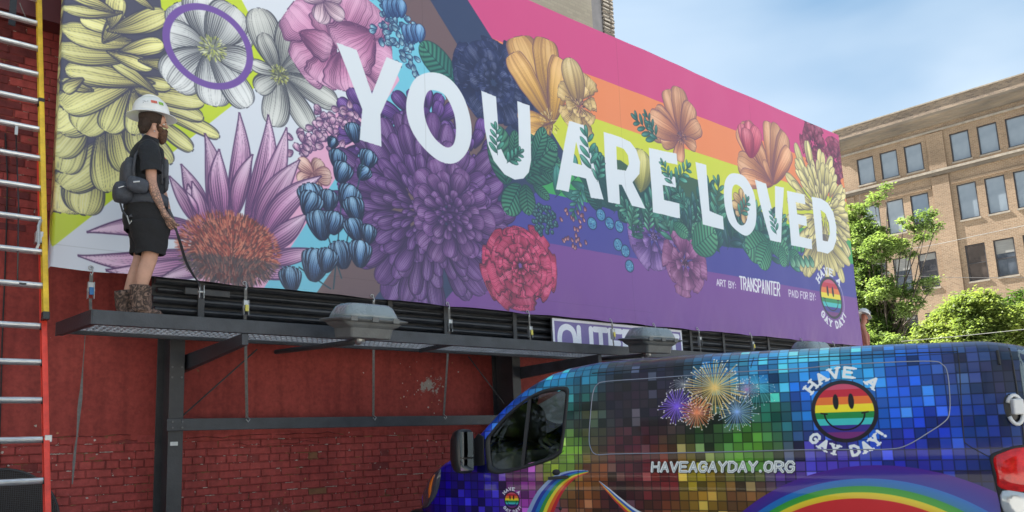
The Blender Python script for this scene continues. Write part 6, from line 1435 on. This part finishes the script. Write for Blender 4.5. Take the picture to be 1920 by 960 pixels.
for x0, x1 in ((-17.05, -16.25), (-11.78, -10.86), (-6.42, -5.5), (-1.08, -.2)): pier(x0, x1, .15, 16.2)
for x0, x1 in ((-11.78, -10.86), (-6.42, -5.5), (-1.08, -.2)): pier(x0, x1, 16.62, 18.88)
MB().box(xe[0]-.15, xe[1], -.14, .0-.003, 16.28, 16.46).build('string_course', STN, off); MB().box(xe[0]-.2, xe[1], -.20, -.003, 16.461, 16.60).build('string_course', STL, off)
MB().box(xe[0]-.1, xe[1], -.10, .02-.003, 18.95, 19.06).build('string_course', STL, off)
m = MB(); prof = [(0, 19.36), (-.10, 19.38), (-.14, 19.52), (-.30, 19.60), (-.36, 19.72), (-.52, 19.80), (-.54, 19.96), (-.40, 20.0), (.3, 20.0), (.3, 19.36)]
m.loft([[Vector((x, y, z)) for y, z in prof] for x in (xe[0]-.3, xe[1])]); m.build('cornice', STN, off)
MB().box(xe[0]-.02, xe[1], -.05, 13.9, 20.0, 20.78).build('parapet', BR2, off); MB().box(xe[0]-.1, xe[1], -.12, .5, 20.782, 20.86).build('coping', STL, off)
wproto = {}
GLV = {'plain': [GLB, win_glass('blind behind glass pale', (.19, .22, .25), (.26, .29, .32)), win_glass('blind behind glass blue', (.11, .145, .19), (.17, .205, .25))],
       'split': [GLD, win_glass('dark glass brown', (.035, .028, .026), (.09, .07, .06)), win_glass('dark glass blue', (.03, .04, .055), (.10, .12, .15))]}
BLN = mat('window blind', (.20, .20, .195), .8, 0, .15, 2, stretch=(1, 1, 12))
def window(cx_, z0, z1, kind):
    var = random.randrange(4); w_, h = 2*hwid, z1-z0; key = (round(h, 2), kind, var)
    if key not in wproto:
        m = MB(); t = .065; y0, y1 = .06, .14
        m.box(-w_/2, -w_/2+t, y0, y1, 0, h); m.box(w_/2-t, w_/2, y0, y1, 0, h); m.box(-w_/2+t, w_/2-t, y0, y1, 0, t); m.box(-w_/2+t, w_/2-t, y0, y1, h-t, h)
        if kind == 'split': m.box(-w_/2+t, w_/2-t, y0+.01, y1-.005, h*.47, h*.47+.05)
        f = m.build('window', FRM, off)
        p = MB().box(-w_/2+t, w_/2-t, .11, .13, t, h-t).build('pane', GLV[kind][var % 3], f)
        if kind == 'split' and var != 1: MB().box(-w_/2+t, w_/2-t, .100, .106, h*(.80, 1, .62, .9)[var], h-t).build('blind', BLN, f)
        if kind == 'plain' and var == 2: MB().box(-w_/2+t, w_/2-t, .100, .106, t, h*.22).build('blind', FRM, f)
        s = MB().box(-w_/2-.04, w_/2+.04, -.055, .05, -.10, -.003).build('sill', STL, f)
        wproto[key] = f; f.location = (cx_, 0, z0); return f
    f = copy_tree(wproto[key], off); f.location = (cx_, 0, z0); return f
for j, (z0, z1) in enumerate(rows):
    for c in cent:
        window(c, z0, z1, 'plain' if j < 2 else 'split')
    k = 0
    for g0 in range(0, len(cent), 3):
        if g0+2 < len(cent) and j in (1,): MB().box(cent[g0]-hwid-.22, cent[g0+2]+hwid+.22, -.07, -.003, z1+.12, z1+.26).build('hood_mould', BR, off)
# pale tower block behind the billboard
TY = 14.; TH = 19.5  # depth, height and unseen left extent shaped so its shadow covers the van
tw = thing('tower_block', 'buff brick tower rising behind the top edge of the banner', 'building', (10, TY, .12))
TWB = brick_nodes('buff brick', (.36, .33, .27), (.31, .28, .235), (.30, .275, .235), bw=.235, bh_=.095, ms=.008, bump=.4); TWC = mat('grey concrete strip', (.22, .21, .22), .8, 0, .2, 2); TWQ = brick_nodes('pale return brick', (.55, .50, .44), (.50, .45, .40), (.16, .14, .12), bw=.3, bh_=.12, ms=.035, bump=1., offs=0.)
xr = atY(1153, 60, TY)[0]
def twp(mb, name, m): o = mb.build(name, m, tw); o.location = (-10, -TY, -.12); return o
twp(MB().box(-16, xr-.93, TY, TY+12, .12, TH), 'wall', TWB); twp(MB().box(xr-.93, xr-.44, TY+.07, TY+12, .12, TH), 'corner_strip', TWC)
m = MB(); z = .2
while z < TH-.2: m.box(xr-.44, xr, TY+random.uniform(-.012, .012), TY+.6, z, z+.11); z += .15
twp(m, 'quoin_stack', TWQ); twp(MB().box(xr-.44, xr-.035, TY+.05, TY+11.9, .12, TH-.2), 'return_wall', TWC)

# ---------------------------------------------------------------- trees
def leafmat(name, c, c2):
    m = bpy.data.materials.new(name); m.use_nodes = True; nt = m.node_tree; lk = nt.links.new; b = nt.nodes['Principled BSDF']; g = nt.nodes.new('ShaderNodeNewGeometry')
    n = nt.nodes.new('ShaderNodeTexNoise'); n.inputs['Scale'].default_value = .9; n.inputs['Detail'].default_value = 6; lk(g.outputs['Position'], n.inputs[0]); r = nt.nodes.new('ShaderNodeValToRGB'); r.color_ramp.elements[0].position = .35; r.color_ramp.elements[1].position = .68
    r.color_ramp.elements[0].color = (*c, 1); r.color_ramp.elements[1].color = (*c2, 1); lk(n.outputs[0], r.inputs[0]); lk(r.outputs[0], b.inputs['Base Color']); b.inputs['Roughness'].default_value = .5
    t = nt.nodes.new('ShaderNodeBsdfTranslucent'); mm = nt.nodes.new('ShaderNodeMixRGB'); mm.blend_type = 'MULTIPLY'; mm.inputs[0].default_value = 1; mm.inputs[2].default_value = (1.35, 1.35, .75, 1); lk(r.outputs[0], mm.inputs[1]); lk(mm.outputs[0], t.inputs[0])
    mx = nt.nodes.new('ShaderNodeMixShader'); mx.inputs[0].default_value = .52; lk(b.outputs[0], mx.inputs[1]); lk(t.outputs[0], mx.inputs[2]); lk(mx.outputs[0], nt.nodes['Material Output'].inputs[0]); return m
BARK = mat('bark', (.07, .055, .045), .9, 0, .4, 8, .8, 30)
def tree(name, label, cat, base, lobes, mt, nleaf, ls, seed, trunk=.16, pin=True):
    T = thing(name, label, cat, tuple(base)); r_ = np.random.default_rng(seed); b = Vector(base)
    tops = sorted([Vector(l[0]) for l in lobes], key=lambda p: -p.z); mb = MB(); top = Vector((0, 0, max(1.5, (tops[len(tops)//2]-b).z)))
    mid = Vector(((tops[0]-b).x*.3, (tops[0]-b).y*.3, (tops[0]-b).z*.7)); mb.tube([(0, 0, 0), (mid.x*.3, mid.y*.3, mid.z*.4), tuple(mid)], [trunk, trunk*.75, trunk*.4], 9)
    mb.build('trunk', BARK, T, smooth=True); mb = MB()
    for (c, r) in lobes:
        q = Vector(c)-b; f = float(r_.uniform(.35, .8)); s = Vector((mid.x*f*.8, mid.y*f*.8, mid.z*f)); m2 = (s+q)/2+Vector((0, 0, -.25)); mb.tube([s, m2, q], [trunk*.3, trunk*.18, trunk*.05], 6)
        for k in range(5):
            e = Vector(r_.normal(0, .5, 3))*max(r); mb.tube([q*.9+m2*.1, q+e*.8], [trunk*.06, .008], 4)
    mb.build('branch', BARK, T, smooth=True)
    tot = sum(r[0]*r[1]*r[2] for _, r in lobes)**1.0; V = []; F = []
    for (c, r) in lobes:
        n = int(nleaf*(r[0]*r[1]*r[2])/tot); nc = max(3, n//55); 
        d = r_.normal(0, 1, (nc, 3)); d /= np.linalg.norm(d, axis=1)[:, None]; rad = r_.uniform(.35, 1.05, (nc, 1))**.6; cc = np.array(c)-np.array(base)+d*rad*np.array(r)
        for q in cc:
            cs = r_.uniform(.16, .42)*max(.6, min(r)); k = int(n/nc); p = q+r_.normal(0, 1, (k, 3))*np.array([cs, cs, cs*.55])*.62
            a = r_.uniform(0, 6.28, k); tl = r_.uniform(-.9, .5, k); s = ls*r_.uniform(.6, 1.3, k)
            ux = np.stack([np.cos(a)*np.cos(tl), np.sin(a)*np.cos(tl), np.sin(tl)], 1); side = np.stack([-np.sin(a), np.cos(a), r_.uniform(-.5, .5, k)], 1)
            for i in range(k):
                o = p[i]; L = ux[i]*s[i]; S = side[i]*s[i]*.28; n0 = len(V); V += [o, o+L*.5+S, o+L, o+L*.5-S]; F.append((n0, n0+1, n0+2, n0+3))
    me = bpy.data.meshes.new('crown'); Va = np.array(V, np.float32); me.vertices.add(len(Va)); me.vertices.foreach_set('co', Va.ravel()); me.loops.add(len(F)*4); me.loops.foreach_set('vertex_index', np.array(F, np.int32).ravel()); me.polygons.add(len(F)); me.polygons.foreach_set('loop_start', np.arange(len(F), dtype=np.int32)*4); me.update(); me.validate()
    me.materials.append(mt); o = bpy.data.objects.new('crown', me); C.objects.link(o); o.parent = T; return T
def tp(x, y, k, dx=0.):
    p = hit(x, y, fm_, FD*k); return (p[0]+dx, p[1], p[2])
LG = leafmat('honey locust leaves', (.11, .175, .060), (.20, .275, .095)); LG2 = leafmat('maple leaves', (.13, .185, .055), (.24, .30, .09)); LG3 = leafmat('dark green leaves', (.04, .08, .025), (.08, .14, .03))
k1 = .70
lob = [((1608, 400), .7), ((1640, 375), .45), ((1662, 356), .35), ((1625, 440), 1.0), ((1600, 480), .9), ((1650, 465), .9), ((1680, 455), .6), ((1700, 470), .5), ((1718, 420), .55), ((1740, 405), .45), ((1732, 440), .5), ((1755, 425), .35), ((1695, 412), .3), ((1620, 520), 1.1), ((1655, 540), .8), ((1700, 545), .6), ((1735, 535), .55), ((1755, 528), .3), ((1600, 570), 1.1), ((1660, 590), 1.0), ((1700, 580), .55), ((1630, 620), 1.2), ((1690, 630), .9), ((1650, 650), 1.0), ((1600, 650), 1.1), ((1590, 430), .8), ((1720, 567), .4)]
lobes = [(tp(*p, k1+.02*math.sin(i*2.1)), (s*.80, s*.85, s*.62)) for i, (p, s) in enumerate(lob)]
bs = tp(1672, 700, k1); tree('street_tree', 'tall feathery green tree beside the right edge of the banner', 'tree', (bs[0], bs[1], .12), lobes, LG, 80000, .125, 3, .17)
k2 = .62
lob = [((1745, 625), .75), ((1770, 605), .8), ((1800, 585), .9), ((1830, 575), .9), ((1815, 560), .5), ((1860, 590), .9), ((1855, 565), .5), ((1890, 600), .9), ((1915, 615), .9), ((1780, 635), .9), ((1830, 625), 1.1), ((1880, 630), 1.0), ((1735, 645), .6), ((1930, 640), .9), ((1800, 650), 1.0), ((1850, 650), 1.0), ((1760, 590), .35), ((1838, 553), .3)]
lobes = [(tp(*p, k2+.02*math.sin(i*1.7)), (s*.72, s*.78, s*.6)) for i, (p, s) in enumerate(lob)]
bs = tp(1840, 700, k2); tree('street_tree', 'round bright yellow-green tree showing just above the rear of the van roof', 'tree', (bs[0], bs[1], .12), lobes, LG2, 64000, .125, 5, .14)
k3 = .80
lob = [((1885, 600), 1.4), ((1920, 590), 1.6), ((1900, 640), 1.6), ((1950, 620), 1.6)]
lobes = [(tp(*p, k3), (s*.8, s*.8, s*.7)) for p, s in lob]; bs = tp(1915, 720, k3)
tree('street_tree', 'dark green tree behind the bright round one at the right edge of the photo', 'tree', (bs[0], bs[1], .12), lobes, LG3, 9000, .2, 8, .14)

# ---------------------------------------------------------------- street lamp, wires
a = np.array(tp(1654, 514, .715)); b_ = np.array(tp(1676, 530, .715)); ba = np.array(tp(1690, 700, .715)); T = thing('street_lamp', 'grey cobra-head street lamp partly hidden in the tree beside the banner', 'street lamp', (ba[0], ba[1], .12)); o = Vector((ba[0], ba[1], .12))
tpz = tp(1688, 560, .715)[2]; MB().tube([(0, 0, 0), (0, 0, tpz-.12)], [.07, .045], 10).build('pole', MT['black'], T, smooth=True)
pt = [Vector((0, 0, tpz-.2)), Vector(tp(1686, 540, .715))-o, Vector(b_)-o, Vector(tp(1668, 520, .715))-o]; MB().tube(pt, .03, 8).build('arm', MT['black2'], T, smooth=True)
q = Vector(a)-o; dr = (Vector(tp(1648, 515, .715))-Vector(tp(1668, 519, .715))).normalized(); mm = Matrix.Rotation(math.atan2(dr.y, dr.x), 3, 'Z'); MB().ell(tuple(q), (.36, .14, .075), 14, 8, M=mm).build('lamp_head', mat('lamp head', (.6, .62, .62), .35), T, smooth=True)
def wire(name, label, pts, r=.012, mt='lampbody'):
    P_ = [Vector(p) for p in catmull(pts, 8, False)]; o = MB().tube(P_, r, 5).build(name, MT[mt], smooth=True); tag(o, label, 'cable')
wire('utility_wire', 'pale overhead wire rising across the brick facade from the tree to the right edge', [tp(1590, 486, .9), tp(1745, 460, .8), tp(1830, 442, .7), tp(1935, 420, .6)], .011)
wire('utility_wire', 'dark thin overhead wire across the lowest full window row of the facade', [tp(1600, 512, .9), tp(1780, 520, .85), tp(1935, 520, .8)], .012, 'rubber')
wire('utility_wire', 'low pale wire just above the van roof in front of the round tree', [tp(1690, 640, .55), tp(1800, 630, .5), tp(1935, 616, .45)], .007)
# across the car park behind the viewer: what the van, its glass and mirror reflect
def far_block(x, y, w_, d, h, rot, label, m_, nf, nw):
    T = thing('brick_building', label, 'building', (x, y, .12), (0, 0, rot)); MB().box(-w_/2, w_/2, -d/2, d/2, 0, h).build('wall', m_, T); MB().box(-w_/2-.2, w_/2+.2, -d/2-.2, d/2+.2, h, h+.5).build('cornice', STN, T)
    for j in range(nf):
        for i in range(nw):
            cx = -w_/2+w_*(i+.5)/nw; z = 1.2+j*(h-1)/nf; MB().box(cx-.7, cx+.7, d/2, d/2+.05, z, z+2).build('window', GLD, T)
RBK = brick_nodes('dark red brick', (.16, .06, .045), (.12, .045, .035), (.2, .17, .14))
far_block(-30, -17, 34, 12, 8, -1.13, 'dark red brick building across the car park, behind the viewer', RBK, 3, 9)
for i, (x, y, s) in enumerate(((-17, -11, 1.0), (-20, -2, 1.1), (-12, -18, 1.0), (-22, 7, 1.1))):
    r_ = random.Random(i); lobes = [((x+r_.uniform(-1.8, 1.8)*s, y+r_.uniform(-1.8, 1.8)*s, 3.2+r_.uniform(0, 4.2)*s), (1.3*s, 1.3*s, 1.0*s)) for _ in range(11)]
    tree('street_tree', ['leafy tree nearest the dark red building across the car park', 'leafy tree behind the viewer on the left', 'leafy tree behind the viewer towards the tan building', 'leafy tree far left beyond the ladder'][i], 'tree', (x, y, .12), lobes, LG3 if i % 2 else LG, 5000, .38, 20+i, .16)
